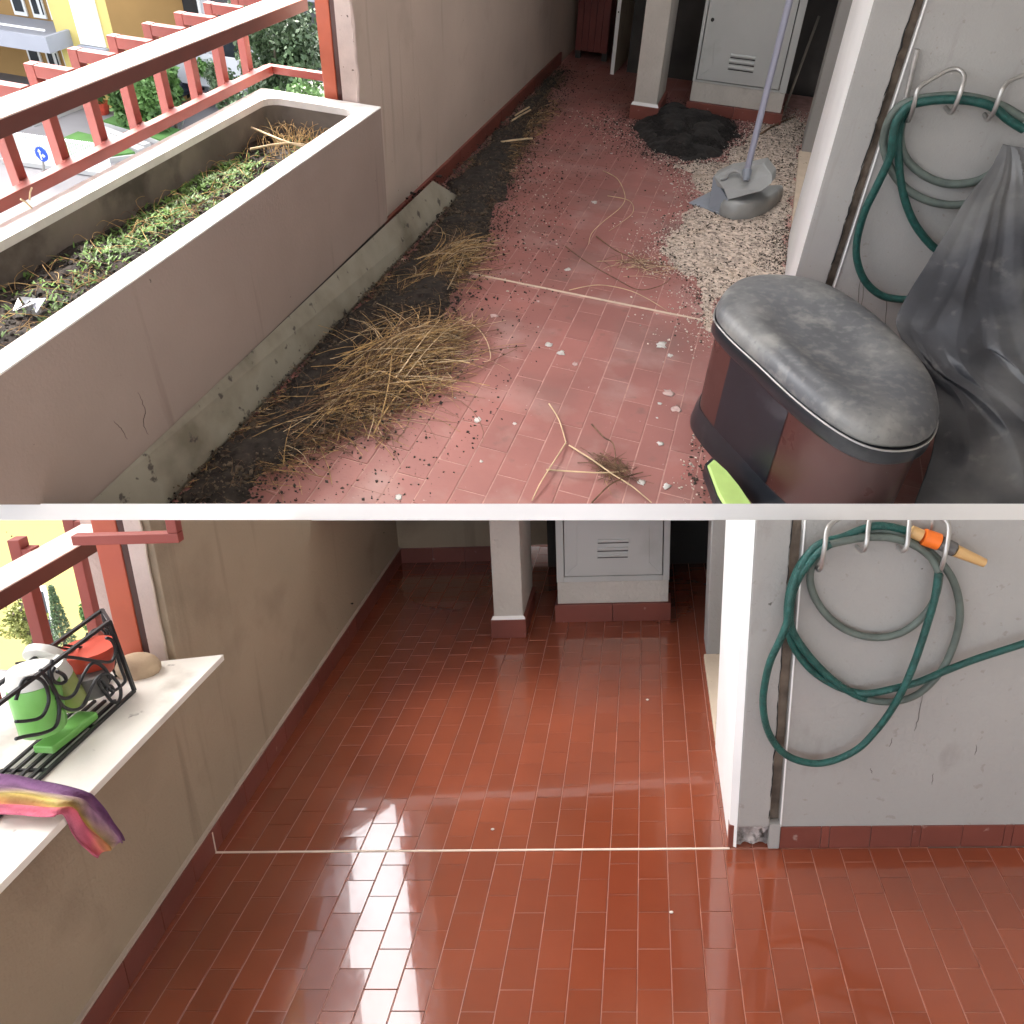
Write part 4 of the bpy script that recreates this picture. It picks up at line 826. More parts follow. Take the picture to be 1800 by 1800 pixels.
for pts in ([(60, 830), (80, 760), (150, 580), (230, 535), (330, 530), (420, 590), (480, 710), (490, 860), (430, 1010), (350, 1075), (200, 1105), (60, 1112)],
            [(380, 430), (480, 560), (580, 720), (630, 900), (620, 1080), (560, 1200), (400, 1270), (200, 1305), (60, 1340)],
            [(540, 300), (500, 430), (520, 600), (580, 740), (680, 805), (780, 790), (850, 720), (900, 600), (960, 480), (1050, 355), (1150, 350), (1250, 440), (1290, 540)],
            [(600, 450), (690, 500), (720, 570), (650, 612), (560, 580), (530, 480), (570, 400)],
            [(690, 255), (900, 280), (1100, 312), (1290, 328), (1355, 270), (1370, 150), (1320, 40), (1250, 10)],
            [(600, 800), (680, 910), (800, 960), (920, 925), (1000, 800), (1080, 620), (1160, 510), (1260, 480), (1350, 540), (1430, 650), (1440, 780), (1400, 855), (1320, 840), (1240, 740), (1170, 640), (1140, 560)],
            [(1380, 200), (1450, 420), (1500, 560), (1470, 620), (1425, 660)], [(1240, 670), (1300, 640), (1350, 710), (1280, 780), (1240, 670)], [(1170, 540), (1250, 640), (1330, 710), (1420, 670)]):
    ip(pts)
    ip([(x * .92 + 60, y - 150) for x, y in pts], -.10, .0032)
for pts in ([(500, 105), (700, 150), (900, 170), (1100, 195), (1250, 180)], [(1000, -60), (960, 60), (860, 150), (760, 190)], [(1010, 0), (1060, -80), (1150, -110), (1230, -60), (1250, 60), (1200, 160)], [(60, 345), (200, 330), (300, 400), (400, 520)]):
    ip(pts, -.11, .003)
# pots and cups in the stand
mt['lime_cup'] = M('lime_translucent_plastic', (.20, .52, .12, 1), .35, .25, 9, .1, 50, [((.55, .58, .45, 1), 7, .52, .25, .85)])
mt['milky'] = M('milky_plastic', (.68, .68, .64, 1), .4, .1, 9, .1, 50)
mt['olive'] = M('cloudy_green_glass', (.30, .36, .12, 1), .2, .3, 9, .05, 50, [((.55, .55, .42, 1), 9, .55, .2, .6)])
mt['redpot'] = M('red_plastic_pot', (.60, .075, .04, 1), .4, .15, 9, .08, 50)
mt['greypot'] = M('grey_plastic_pot', (.12, .115, .11, 1), .5, .2, 9, .1, 50)
mt['stone'] = M('sandy_stone', (.48, .36, .24, 1), .9, .2, 12, .6, 50)
def can(mb, p, q, r0, r1, sides=18, cap=True):
    return mb.tube([p, p + (q - p) * .06, (p + q) / 2, q - (q - p) * .04, q], [r0 * .93, r0, (r0 + r1) / 2, r1, r1 * .97], sides, cap)
def inside(x, y, d): return LOS.on(*zt((x, y)), 0, AF - d)
t = thing('plastic_cup', 'large lime green plastic cup with a milky lid leaning in the stand', 'cup', tuple(inside(420, 1200, .05)), rig=LOS)
c1_, c2_ = inside(430, 1215, .055), inside(280, 600, .055); can(MB(), c1_, c2_, .048, .052).build('body', mt['lime_cup'], t, LOS, smooth=50)
can(MB(), c2_, c2_ + (c2_ - c1_) * .32, .0525, .043).build('lid', mt['milky'], t, LOS, smooth=50)
t = thing('glass_bottle', 'cloudy green bottle with a white cap lying tilted beside the lime cup', 'bottle', tuple(inside(860, 870, .06)), rig=LOS)
c1_, c2_ = inside(850, 880, .06), inside(610, 520, .06); can(MB(), c1_, c2_, .030, .033).build('body', mt['olive'], t, LOS, smooth=50)
can(MB(), c2_, c2_ + (c2_ - c1_) * .45, .034, .030).build('cap', mt['milky'], t, LOS, smooth=50)
t = thing('flower_pot', 'red plastic flower pot standing behind the scrolls at the end of the stand', 'pot', tuple(inside(1020, 460, .10)), rig=LOS)
c1_, c2_ = inside(1060, 480, .085), inside(1010, 200, .085); can(MB(), c1_, c2_, .050, .062).build('body', mt['redpot'], t, LOS, smooth=50)
MB().tube([c2_, c2_ + [0, 0, .014]], .066, 20).build('rim', mt['redpot'], t, LOS, smooth=50)
tag(can(MB(), inside(1060, 760, .05), inside(1020, 500, .05), .040, .040).build('grey_pot', mt['greypot'], rig=LOS, smooth=50), 'small dark grey pot standing before the red flower pot', 'pot')
tag(can(MB(), inside(420, 300, .10), inside(470, 200, .10), .045, .045).build('white_jar', mt['milky'], rig=LOS, smooth=50), 'white jar standing behind the lime cup in the stand', 'jar')
sm_ = MB(); cst = inside(1500, 470, .05); sm_.sphere(cst + [.005, .05, -.012], .060, 14, 9, (1.0, .8, .75)); o = sm_.build('stone', mt['stone'], rig=LOS, smooth=True)
for v in o.data.vertices: v.co *= 1 + .25 * (vnoise(np.array([v.co.x * 9]), np.array([v.co.y * 9 + v.co.z * 11]), 2, 3)[0] - .5)
tag(o, 'sandy beige stone resting on the marble past the end of the stand', 'stone')
t0_, t1_ = LOS.fl(*zt((420, 1490)), .49), LOS.fl(*zt((1020, 1020)), .49)
tg = MB(); tg.sqbar(t0_, t1_, .05, .02); tr_ = tg.build('green_tray', mt['lime_cup'], rig=LOS, bevel=.004); tag(tr_, 'long bright green plastic saucer tray lying on the bottom bars of the stand', 'tray')
# ribbon of cloth over the edge
zr = lambda x, y: (x * .35556, 1340 + y * .35556)
topE = [(-40, 60), (80, 70), (200, 98), (330, 128), (430, 160), (480, 200), (540, 262), (590, 325), (630, 385)]
botE = [(-40, 262), (80, 262), (200, 270), (270, 268), (325, 262), (365, 325), (410, 395), (455, 440), (490, 470)]
E0, E1 = [], []
for i, (p, q) in enumerate(zip(topE, botE)):
    for src, dst in ((p, E0), (q, E1)):
        P = LOS.fl(*zr(*src), .496)
        if P[0] > mg[0] - .01: P = LOS.on(*zr(*src), 0, mg[0] + .012 + .02 * max(0, (i - 5)) / 3)
        dst.append(P)
E0, E1 = smooth_path(E0, 5), smooth_path(E1, 5); nn = len(E0)
rbn = thing('cloth_strip', 'purple, yellow and pink tie-dyed cloth strip draped over the marble coping', 'cloth', tuple((E0[10] + E1[10]) / 2), rig=LOS)
NU = 46; U = np.linspace(0, 1, NU); G, CO = [], []
PAL = np.array([(.10, .03, .10), (.22, .10, .22), (.27, .14, .24), (.40, .30, .20), (.55, .42, .10), (.50, .20, .08), (.55, .10, .15), (.50, .13, .20)]); PX_ = np.array([0, .14, .34, .46, .58, .70, .82, 1.0])
for k in range(nn):
    nz = vnoise(U * 6, np.full(NU, k * .11), 1, 31) - .5; n2 = vnoise(U * 20, np.full(NU, k * .35), 1, 33)
    uu = np.clip(U + .22 * nz, 0, 1); c_ = np.stack([np.interp(uu, PX_, PAL[:, i]) for i in range(3)], 1) * (.6 + .7 * n2)[:, None]; CO.append(c_)
    fold_ = .007 * np.sin(U * 15 + k * .10) + .005 * (vnoise(U * 7, np.full(NU, k * .2), 1, 35) - .5)
    G.append(E0[k] * (1 - U)[:, None] + E1[k] * U[:, None] + np.stack([fold_, 0 * U, .006 * np.sin(U * 13 + .4) ** 2 + .5 * fold_], 1))
mb = MB(); mb.add(np.concatenate(G), [(i * NU + j, i * NU + j + 1, (i + 1) * NU + j + 1, (i + 1) * NU + j) for i in range(nn - 1) for j in range(NU - 1)])
mc = M('tie_dyed_cloth', (.3, .1, .1, 1), .8, .2, 20, .5, 260); nt_ = mc.node_tree; at_ = nt_.nodes.new('ShaderNodeAttribute'); at_.attribute_name = 'dye'; nt_.links.new(at_.outputs['Color'], nt_.nodes['Principled BSDF'].inputs['Base Color'])
clo = mb.build('fabric', mc, rbn, LOS, smooth=True, docut=False)
ca_ = clo.data.color_attributes.new('dye', 'FLOAT_COLOR', 'POINT'); CO = np.concatenate(CO)
ca_.data.foreach_set('color', np.concatenate([CO, np.ones((len(CO), 1))], 1).ravel().tolist())
clo.modifiers.new('thickness', 'SOLIDIFY').thickness = .0015
# pillar, cabinet, end wall, pilaster of the lower balcony
q0, q1 = LO.fl(864, 1122), LO.fl(925, 1121)
pillar(LO, q0[0], q1[0], q0[1], .32, LO.on(890, 1090, 1, q0[1])[2], 1.5, 'stippled plaster pillar with a red tiled foot reflected in the washed floor')
CL = LO.fl(1080, 1090)[1]; zB = lambda x, y: LO.on(600 + x * .35556, 900 + y * .35556, 1, CL)
def a2(x, y): q = zB(x, y); return (q[0], q[2])
cabinet(LO, CL, (zB(1064, 300)[0], zB(1622, 300)[0]), (zB(1103, 200)[0], zB(1588, 200)[0], (zB(1105, 316)[2] + zB(1585, 308)[2]) / 2, 0),
        [(zB(1268, 142)[0], zB(1420, 140)[0], zB(1340, 140)[2]), (zB(1266, 182)[0], zB(1418, 180)[0], zB(1340, 180)[2]), (zB(1266, 214)[0], zB(1416, 211)[0], zB(1340, 212)[2])],
        zB(1340, 343)[2], zB(1340, 450)[2], None, [(a2(1115, 303), a2(1165, 258)), (a2(1568, 296), a2(1520, 246)), (a2(1165, 255), a2(1165, 60)), (a2(1522, 244), a2(1522, 60))], 1.5,
        'clean pale grey metal cabinet door with three louvers above the shining floor')
ew2 = thing('end_wall', 'dim tan end wall with a red skirting at the far left of the washed corridor', 'wall', (-1, 3.83, 0), rig=LO)
EB = LO.fl(708, 990)[1]; hse = LO.on(780, 963, 1, EB)[2]
MB().box(-1.3, 1.2, EB + .01, EB + .1, hse, 1.5).build('render', mt['wall2'], ew2, LO)
for k in range(4): MB().box(-1.19 + k * .16, -1.19 + k * .16 + .158, EB, EB + .012, 0, hse - .001).build('skirting_tile', mt['skirt'], ew2, LO, bevel=.001)
rw2 = thing('recess_wall', 'black unlit back wall in the gaps on both sides of the clean cabinet', 'wall', (0, 3.9, 0), rig=LO)
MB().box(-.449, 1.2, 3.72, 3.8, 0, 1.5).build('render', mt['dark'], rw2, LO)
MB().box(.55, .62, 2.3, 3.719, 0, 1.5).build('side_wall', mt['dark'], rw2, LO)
onl = lambda x, y: LO.on(x, y, 1, JL)
aL2 = .237; aF2 = (onl(1320, 916)[0] + onl(1293, 1348)[0]) / 2 + .0; h0, h1 = (onl(1391, 921)[0] + onl(1361, 1348)[0]) / 2, (onl(1413, 921)[0] + onl(1377, 1348)[0]) / 2
bw = JL + .05
for _ in range(60):
    if LO.on(1268, 1080, 0, aL2)[1] > bw: bw += .02
print('B right', aL2, aF2, h0, h1, bw)
rightside(LO, JL, aL2, max(aF2, aL2 + .02), h0, h1, min(bw, 2.75), 2.80, 2.95, .02, 1.5, LO.on(1540, 1452, 1, JL)[2],
          ('white edged grey pilaster with a broken mortar foot beside the washed red tiles', 'beige threshold stone tapering along the edge of the washed corridor floor',
           'pale grey door jamb at the far right end of the washed corridor', 'light grey wall with dark red skirting carrying the coiled hose and nozzle'), True)
# hooks and hose of the lower balcony
zh = zz((1160, 900), .35556)
wp = lambda pts, off=.02, n=8: wallpath(LO, JL, pts, off, n, zh)
hk2 = thing('hose_rack', 'bent steel wire hose hooks on the clean grey wall above the washed floor', 'hose rack', tuple(onl(1550, 950)), rig=LO)
for pts in ([(930, 10, .02), (865, 45, .035), (828, 85, .05), (815, 170, .065), (800, 255, .06), (788, 285, .045), (776, 272, .01)], [(1060, 5, .02), (1035, 45, .04), (1022, 150, .06), (1003, 190, .05), (975, 170, .01)],
            [(1250, 0, .03), (1235, 45, .04), (1222, 160, .06), (1200, 192, .05), (1180, 172, .01)], [(1330, 20, .02), (1400, 35, .03), (1430, 80, .045), (1412, 200, .065), (1388, 285, .05), (1372, 292, .01)], [(1352, 20, .02), (1345, 60, .02), (1340, 100, .01)]):
    MB().tube(wp(pts, .03, 6), .0056, 8).build('hook', mt['steel'], hk2, LO, smooth=True)
hs2 = thing('garden_hose', 'green garden hose with an orange nozzle looped on hooks beside the washed floor', 'hose', tuple(onl(1500, 1100)), rig=LO)
for mat, pts in ((mt['hose_g'], [(1290, 118, .03), (1180, 82, .03), (1080, 68, .035), (1000, 85, .035), (900, 125, .04), (810, 150, .045), (755, 185, .045), (700, 265, .045), (655, 380, .045), (637, 470, .05), (630, 540, .05), (600, 620, .05), (545, 740, .045), (517, 860, .04), (510, 960, .04), (530, 1070, .035), (580, 1160, .03), (650, 1215, .03), (760, 1243, .03), (870, 1225, .03), (980, 1170, .03), (1060, 1090, .035), (1130, 1000, .045), (1200, 880, .055), (1260, 740, .055), (1320, 560, .055), (1360, 420, .055), (1377, 300, .05)]),
                 (mt['hose_d'], [(1379, 295, .05), (1340, 225, .045), (1260, 165, .045), (1150, 130, .045), (1040, 125, .045), (940, 138, .05), (840, 160, .055)]),
                 (mt['hose_g'], [(845, 158, .055), (790, 195, .055), (740, 250, .05), (690, 320, .045), (652, 420, .035), (643, 520, .03), (662, 600, .025), (720, 690, .025), (800, 780, .025), (880, 850, .025), (960, 900, .022), (1020, 925, .02)]),
                 (mt['hose_d'], [(1015, 923, .02), (1100, 938, .02), (1200, 930, .02), (1290, 890, .02), (1380, 800, .02), (1440, 690, .02), (1478, 560, .02), (1480, 450, .02), (1450, 340, .025), (1390, 250, .03), (1310, 180, .03), (1200, 120, .028), (1100, 90, .028), (1000, 110, .03)]),
                 (mt['hose_d'], [(860, 130, .03), (800, 190, .025), (755, 260, .02), (742, 340, .014), (770, 430, .014), (830, 515, .014), (910, 578, .014), (1000, 612, .014), (1090, 620, .014), (1180, 602, .014), (1260, 555, .016), (1330, 480, .02), (1368, 400, .025), (1383, 310, .03)]),
                 (mt['hose_g'], [(770, 170, .03), (700, 250, .025), (650, 360, .02), (630, 480, .014), (640, 610, .014), (685, 705, .014), (760, 790, .014), (860, 855, .014), (950, 888, .016), (1040, 896, .03), (1160, 872, .035), (1280, 840, .035), (1400, 790, .035), (1560, 728, .035), (1740, 670, .035), (1900, 620, .035), (2200, 545, .03), (2600, 480, .02), (2900, 300, .015)])):
    MB().tube(wp(pts), .0088, 10).build('coil', mat, hs2, LO, smooth=True)
mt['brass'] = M('tan_plastic', (.58, .36, .15, 1), .4, .12, 12, .08, 70); mt['orange'] = M('orange_plastic', (.80, .17, .02, 1), .4, .08, 12, .05, 70)
N = [wp([p, p])[0] for p in ((1240, 95, .035), (1295, 118, .04), (1302, 122, .042), (1378, 148, .045), (1384, 152, .046), (1455, 185, .05), (1460, 190, .05), (1605, 252, .055))]
MB().tube([N[0], N[1]], .014, 14).build('connector', mt['brass'], hs2, LO, smooth=40); MB().tube([N[2], N[3]], .019, 14).build('collar', mt['orange'], hs2, LO, smooth=40)
MB().tube([N[4], N[5]], .016, 14).build('grip', mt['greypot'], hs2, LO, smooth=40); MB().tube([N[6], N[7]], [.014, .010], 14).build('nozzle', mt['brass'], hs2, LO, smooth=40)
mt['bit'] = M('white_bit', (.7, .66, .6, 1), .8, .1, 20, .1)
for k, (x, y) in enumerate(((1180, 1605), (866, 1459), (1138, 1231), (1122, 1069))):
    c = LO.fl(x, y); mb = MB(); mb.sphere((c[0], c[1], .003), .0045, 6, 5, (1.2, .8, .6)); tag(mb.build('crumb', mt['bit'], rig=LO), 'tiny white crumb on the washed tiles, ' + ('nearest, right of the floor centre', 'left, before the pale joint', 'beyond the joint, in the middle', 'at the foot of the cabinet')[k], 'crumb')
# ------------------------------------------------------------------ unseen roof over both balconies, its overhang and gap shaped to steer light
MB().box(-2.3, 2.4, -1.65, 3.0, 2.3, 2.42).box(-1.32, -.35, 3.0, 4.3, 2.3, 2.42).box(.48, 2.4, 3.0, 4.3, 2.3, 2.42).box(-1.32, 2.4, 4.3, 5.9, 2.3, 2.42).build('ceiling', mt['ceil'], rig=UP, docut=False)['kind'] = 'structure'
hw = MB(); hw.box(1.35, 1.5, -1.6, 2.33, -1.6, 2.299); hw.box(-1.2, 1.349, -1.6, -1.5, -1.6, 1.15)   # unseen walls right of and behind the camera, added to block fill light
hw.build('wall', mt['blockwall'], rig=UP, docut=False)['kind'] = 'structure'
# ================================================================== STREET AND BUILDINGS BEYOND THE RAILING
GC = -6.0
mt['paving'] = M('grey_paving', (.17, .16, .16, 1), .9, .12, .6, .2, 20, world=True)
mt['lawn'] = M('mown_grass', (.06, .15, .03, 1), .9, .25, 1.5, .5, 30, world=True)
mt['kerb'] = M('white_kerb', (.42, .41, .39, 1), .85, .08, 2, .1, 20, world=True)
mt['yellow'] = M('pale_yellow_render', (.62, .50, .17, 1), .9, .05, .8, .1, 10, world=True)
mt['ochre'] = M('ochre_render', (.34, .20, .07, 1), .9, .08, .8, .1, 10, world=True)
mt['whiteb'] = M('white_building_render', (.50, .50, .51, 1), .9, .05, .7, .1, 10, world=True)
mt['greyb'] = M('grey_parapet', (.33, .34, .38, 1), .9, .05, .7, .1, 10, world=True)
mt['glassd'] = M('dark_window_glass', (.03, .035, .04, 1), .12, .3, 1.2, 0, world=True)
mt['shut'] = M('white_shutter', (.82, .82, .80, 1), .6, .04, 3, .1, 20, world=True)
mt['leaf'] = M('tree_leaves', (.055, .095, .038, 1), .6, .55, 1.1, 0, world=True, rnd=0)
mt['leaf2'] = M('hedge_leaves', (.085, .17, .04, 1), .6, .45, 1.6, 0, world=True)
mt['leaf3'] = M('yellow_green_leaves', (.20, .22, .05, 1), .6, .5, 1.6, 0, world=True)
mt['bark'] = M('bark', (.09, .07, .05, 1), .95, .4, 3, .6, 20, world=True)
g = MB(); g.box(-160, 160, -60, 260, GC - .5, GC); tag(g.build('ground', mt['paving'], docut=False), kind='structure')
def gp(x, y, c=GC): return UP.fl(x, y, c)
def patch(name, px, c0, h, mat, label, cat):
    tag(MB().prism([tuple(gp(*p)[:2]) for p in px], c0, c0 + h).build(name, mat, docut=False), label, cat)
for px, lb in ((((115, 252), (140, 241), (161, 246), (214, 262), (240, 278), (165, 288), (110, 280)), 'triangular green lawn in front of the white picket fence'), (((183, 222), (212, 209), (262, 224), (330, 240), (300, 262), (231, 236)), 'green lawn strip below the clipped hedge'), (((40, 212), (62, 221), (100, 208), (170, 180), (160, 160), (30, 190)), 'far green lawn beyond the paved path')):
    q = np.array([gp(*p)[:2] for p in px]); c = q.mean(0)
    tag(MB().prism([tuple(c + (p - c) * 1.07) for p in q], GC, GC + .10).build('kerb_edge', mt['kerb'], docut=False), 'white kerb edging round the ' + lb.replace('in front of the white picket fence', 'by the picket fence'), 'kerb')
    tag(MB().prism([tuple(p) for p in q], GC + .101, GC + .14).build('lawn', mt['lawn'], docut=False), lb, 'lawn')
for k, (p, q) in enumerate((((180, 232), (260, 262)), ((176, 240), (250, 270)))):
    P, Q = gp(*p), gp(*q); MB().sqbar(P + [0, 0, .06], Q + [0, 0, .06], .22, .12).build('step', mt['kerb'], docut=False)
    bpy.context.view_layer.update(); o = COL.objects[-1]; tag(o, ('upper' if k == 0 else 'lower') + ' white kerb line running beside the triangular lawn', 'kerb')
def leaves(mb, P, size, flat=.6):
    n = len(P); s = size * (.6 + .8 * rng.random(n)); u = rng.normal(0, 1, (n, 3)); u /= np.linalg.norm(u, axis=1)[:, None]; v = rng.normal(0, 1, (n, 3)); v -= u * (v * u).sum(1)[:, None]; v /= np.linalg.norm(v, axis=1)[:, None]
    a = u * s[:, None]; b = v * s[:, None] * flat
    V = np.stack([P - a, P + b, P + a, P - b], 1).reshape(-1, 3); mb.add(V, (np.arange(4)[None] + 4 * np.arange(n)[:, None]).tolist()); return mb
def blob(n, c, r, lump=9, hollow=.5):
    """leaf positions in uneven clumps through a crown"""
    d = rng.normal(0, 1, (lump, 3)); d /= np.linalg.norm(d, axis=1)[:, None]; C = np.array(c) + d * np.array(r) * (.35 + .5 * rng.random((lump, 1)))
    i = rng.integers(0, lump, n); q = rng.normal(0, 1, (n, 3)); q /= np.linalg.norm(q, axis=1)[:, None]
    return C[i] + q * np.array(r) * (.25 + .25 * rng.random((lump, 1))[i]) * (hollow + (1 - hollow) * rng.random((n, 1)))
def tree(name, label, c, r, n, size, mat, rig=UP, lump=16, ground=GC, group=None, cat='tree'):
    t = thing(name, label, cat, (c[0], c[1], ground), group, rig=rig)
    mb = MB(); mb.tube([(c[0], c[1], ground), (c[0] + .03, c[1], (ground + c[2]) / 2), (c[0], c[1], c[2] + r[2] * .3)], [.16, .11, .04], 8)
    for k in range(6):
        an = k * 1.05; mb.tube([(c[0], c[1], c[2] - r[2] * .6 + k * .12), (c[0] + math.cos(an) * r[0] * .6, c[1] + math.sin(an) * r[1] * .6, c[2] + r[2] * (.1 * k - .2))], [.05, .015], 5)
    mb.build('trunk', mt['bark'], t, rig)
    leaves(MB(), blob(n, c, r, lump), size).build('crown', mat, t, rig)
tc = UP.on(480, 95, 1, 12.5)
tree('leafy_tree', 'large dark green leafy tree seen between the handrail and the steel post', tc + [0, 0, -.2], (.95, .8, 1.25), 9000, .045, mt['leaf'], lump=34)
tc2 = UP.on(560, 190, 1, 11.5); tree('leafy_tree', 'lower green shrubby tree behind the far corner of the planter', tc2 + [-.2, 0, -.5], (.9, .6, .8), 5000, .045, mt['leaf2'], lump=24)
tc3 = UP.on(395, 150, 1, 15.0); tree('leafy_tree', 'small climbing tree against the white balcony building', tc3 + [0, 0, -.1], (.35, .4, .75), 1800, .045, mt['leaf'], lump=12)
# hedge
hp_ = [gp(*p) for p in ((205, 232), (300, 250), (330, 205), (235, 190))]; hc_ = np.mean(hp_, 0)
hd = thing('hedge', 'clipped bright green hedge above the lawn strip', 'hedge', tuple(hc_), rig=UP)
n = 9000; uv = rng.random((n, 2)); Q = (hp_[0] * (1 - uv[:, :1]) + hp_[1] * uv[:, :1]) * (1 - uv[:, 1:]) + (hp_[3] * (1 - uv[:, :1]) + hp_[2] * uv[:, :1]) * uv[:, 1:]
Q[:, 2] = GC + (1.05 + .25 * vnoise(Q[:, 0], Q[:, 1], 1.6)) * rng.random(n) ** .35; leaves(MB(), Q, .085).build('foliage', mt['leaf2'], hd, docut=False)
for k in range(4):
    MB().tube([hc_ + [k * .5 - .75, 0, 0], hc_ + [k * .5 - .75, .05, .8]], .04, 6).build('stem', mt['bark'], hd, docut=False)
# potted plant
pt = gp(181, 200); pp2 = thing('potted_plant', 'bright green leafy plant in a clay pot on the paved path', 'plant', tuple(pt), rig=UP)
MB().tube([pt, pt + [0, 0, .12], pt + [0, 0, .3]], [.15, .2, .23], 12).build('pot', mt['redpot'], pp2, docut=False)
leaves(MB(), blob(420, pt + [0, 0, .62], (.36, .36, .38), 12), .10, .35).build('leaves', mt['leaf2'], pp2, docut=False)
# picket fence, sign, lamps, wall at the kerb
fn = thing('picket_fence', 'white metal picket fence along the street behind the round blue sign', 'fence', tuple(gp(100, 290)), rig=UP)
f0_, f1_ = gp(20, 281), gp(200, 306); nb = 44
for c in (.10, .62): MB().sqbar(f0_ + [0, 0, c], f1_ + [0, 0, c], .05, .04).build('rail', mt['shut'], fn, docut=False)
for k in range(nb):
    p = f0_ + (f1_ - f0_) * (k + .5) / nb; MB().sqbar(p + [0, 0, .0], p + [0, 0, .66], .025, .025).build('picket', mt['shut'], fn, docut=False)
kw = thing('street_wall', 'low pale grey retaining wall under the picket fence', 'wall', tuple(f0_), rig=UP)
MB().hexa([f0_ + [0, -.3, .02], f1_ + [0, -.3, .02], f1_ + [0, -.1, .02], f0_ + [0, -.1, .02], f0_ + [0, -.3, .12], f1_ + [0, -.3, .12], f1_ + [0, -.1, .12], f0_ + [0, -.1, .12]]).build('coping', mt['kerb'], kw, docut=False)
sp_ = gp(78, 318); sd = UP.on(75, 270, 1, sp_[1]); sg = thing('road_sign', 'round blue road sign with white straight and right arrows on a grey post', 'road sign', tuple(sp_), rig=UP)
MB().tube([sp_, sd - [0, 0, .0]], .03, 8).build('post', mt['steel'], sg, docut=False)
R_ = .155
MB().tube([sd + [0, -.02, 0], sd + [0, -.05, 0]], R_, 28).build('disc', M('blue_sign', (.012, .07, .50, 1), .4, .05, 4, 0), sg, docut=False)
ar = MB(); y_ = sd[1] - .056
def bar2(p, q, w_): ar.sqbar((sd[0] + p[0] * R_, y_, sd[2] + p[1] * R_), (sd[0] + q[0] * R_, y_, sd[2] + q[1] * R_), w_ * R_, .004, up=(0, 1, 0))
bar2((-.15, -.75), (-.15, .35), .22); bar2((-.15, -.15), (.35, -.15), .2)
ar.prism([(0, 0), (0, 0.0), (0, 0)], 0, 0) if False else None
def tri(pts): ar.hexa([(sd[0] + x * R_, y_ - .002, sd[2] + z * R_) for x, z in (pts[0], pts[1], pts[2], pts[2])] + [(sd[0] + x * R_, y_ + .002, sd[2] + z * R_) for x, z in (pts[0], pts[1], pts[2], pts[2])])
tri(((-.45, .3), (.15, .3), (-.15, .75))); tri(((.3, .15), (.3, -.45), (.72, -.15)))
ar.build('arrow', mt['shut'], sg, docut=False)
for (x, y), lb in (((321, 202), 'white globe lamp on a post beside the hedge'), ((340, 122), 'small white globe lamp near the white balcony')):
    b_ = gp(x - 4, y + 30); q = UP.on(x, y, 1, b_[1]); lp = thing('street_lamp', lb, 'lamp', tuple(b_), rig=UP)
    MB().tube([b_, q - [0, 0, .1]], .03, 8).build('post', mt['steel'], lp, docut=False)
    s_ = MB(); s_.sphere(q, .11, 16, 10); s_.build('globe', mt['shut'], lp, docut=False, smooth=True)
# buildings
def bl(x, y, b): return UP.on(x, y, 1, b)
BY = 19.0
yb = thing('apartment_building', 'pale yellow rendered apartment tower with a white shuttered window', 'building', (-17, BY, GC), rig=UP)
ya0, ya1 = bl(100, 60, BY)[0], bl(199, 60, BY)[0]
MB().box(ya0, ya1, BY, BY + 5, GC, 13.5).build('wall', mt['yellow'], yb, docut=False)
MB().hexa([(ya1 + .002, BY + .01, GC), (ya1 + .9, BY + 1.9, GC), (ya1 + .9, BY + 1.95, GC), (ya1 + .002, BY + .1, GC), (ya1 + .002, BY + .01, 13.5), (ya1 + .9, BY + 1.9, 13.5), (ya1 + .9, BY + 1.95, 13.5), (ya1 + .002, BY + .1, 13.5)]).build('side_wall', mt['ochre'], yb, docut=False)
for dz in (0, 3.0, 6.0, 9.0):
    s0_, s1_ = bl(143, 73, BY), bl(188, 83, BY)
    MB().box(s0_[0], s1_[0], BY - .05, BY - .002, s1_[2] + dz, s1_[2] + 2.1 + dz).build('shutter', mt['shut'], yb, docut=False)
    MB().box(s0_[0] - .05, s1_[0] + .05, BY - .14, BY - .0021, s1_[2] - .09 + dz, s1_[2] - .02 + dz).build('sill', mt['greyb'], yb, docut=False)
ob = thing('apartment_building', 'ochre apartment block with grey balcony parapets and white framed windows at the far left', 'building', (-22, BY, GC), rig=UP)
MB().box(ya0 - 12, ya0 - .01, BY + 1.3, BY + 6, GC, 13.5).build('wall', mt['ochre'], ob, docut=False)
pa_ = bl(84, 80, BY - .9); ptop, pbot = bl(84, 66, BY - .9)[2], bl(86, 94, BY - .9)[2]
for dz in (-2.9, 0, 2.9, 5.8, 8.7):
    bx = MB(); bx.box(ya0 - 11, pa_[0], BY - .9, BY - .8, pbot + dz, ptop + dz); bx.box(pa_[0] - .1, pa_[0] - .001, BY - .799, BY + 1.29, pbot + dz, ptop + dz); bx.box(ya0 - 11, pa_[0] - .101, BY - .799, BY + 1.29, pbot + dz + .01, pbot + dz + .15); bx.build('balcony', mt['greyb'], ob, docut=False)
    MB().sqbar((ya0 - 11, BY - .85, ptop + dz + .14), (pa_[0], BY - .85, ptop + dz + .14), .04).build('rail', mt['shut'], ob, docut=False)
    for i, (x0, x1) in enumerate(((60, 76), (76, 82), (28, 50), (90, 97))):
        w0, w1 = bl(x0, 40, BY + 1.2)[0], bl(x1, 40, BY + 1.2)[0]
        wn = MB().box(w0, w1, BY + 1.25, BY + 1.299, pbot + dz + .2, pbot + dz + 2.35).build('window', mt['shut'], ob, docut=False)
        MB().box(w0 + .08, w1 - .08, BY + 1.23, BY + 1.2499, pbot + dz + .3, pbot + dz + 2.25).build('pane', mt['glassd'], wn, docut=False)
WB = 21.0
wbd = thing('apartment_building', 'white apartment building with long balcony parapets, dark windows and trailing plants', 'building', (-15, WB, GC), rig=UP)
wa0, wa1 = bl(214, 50, WB)[0], bl(452, 100, WB)[0]
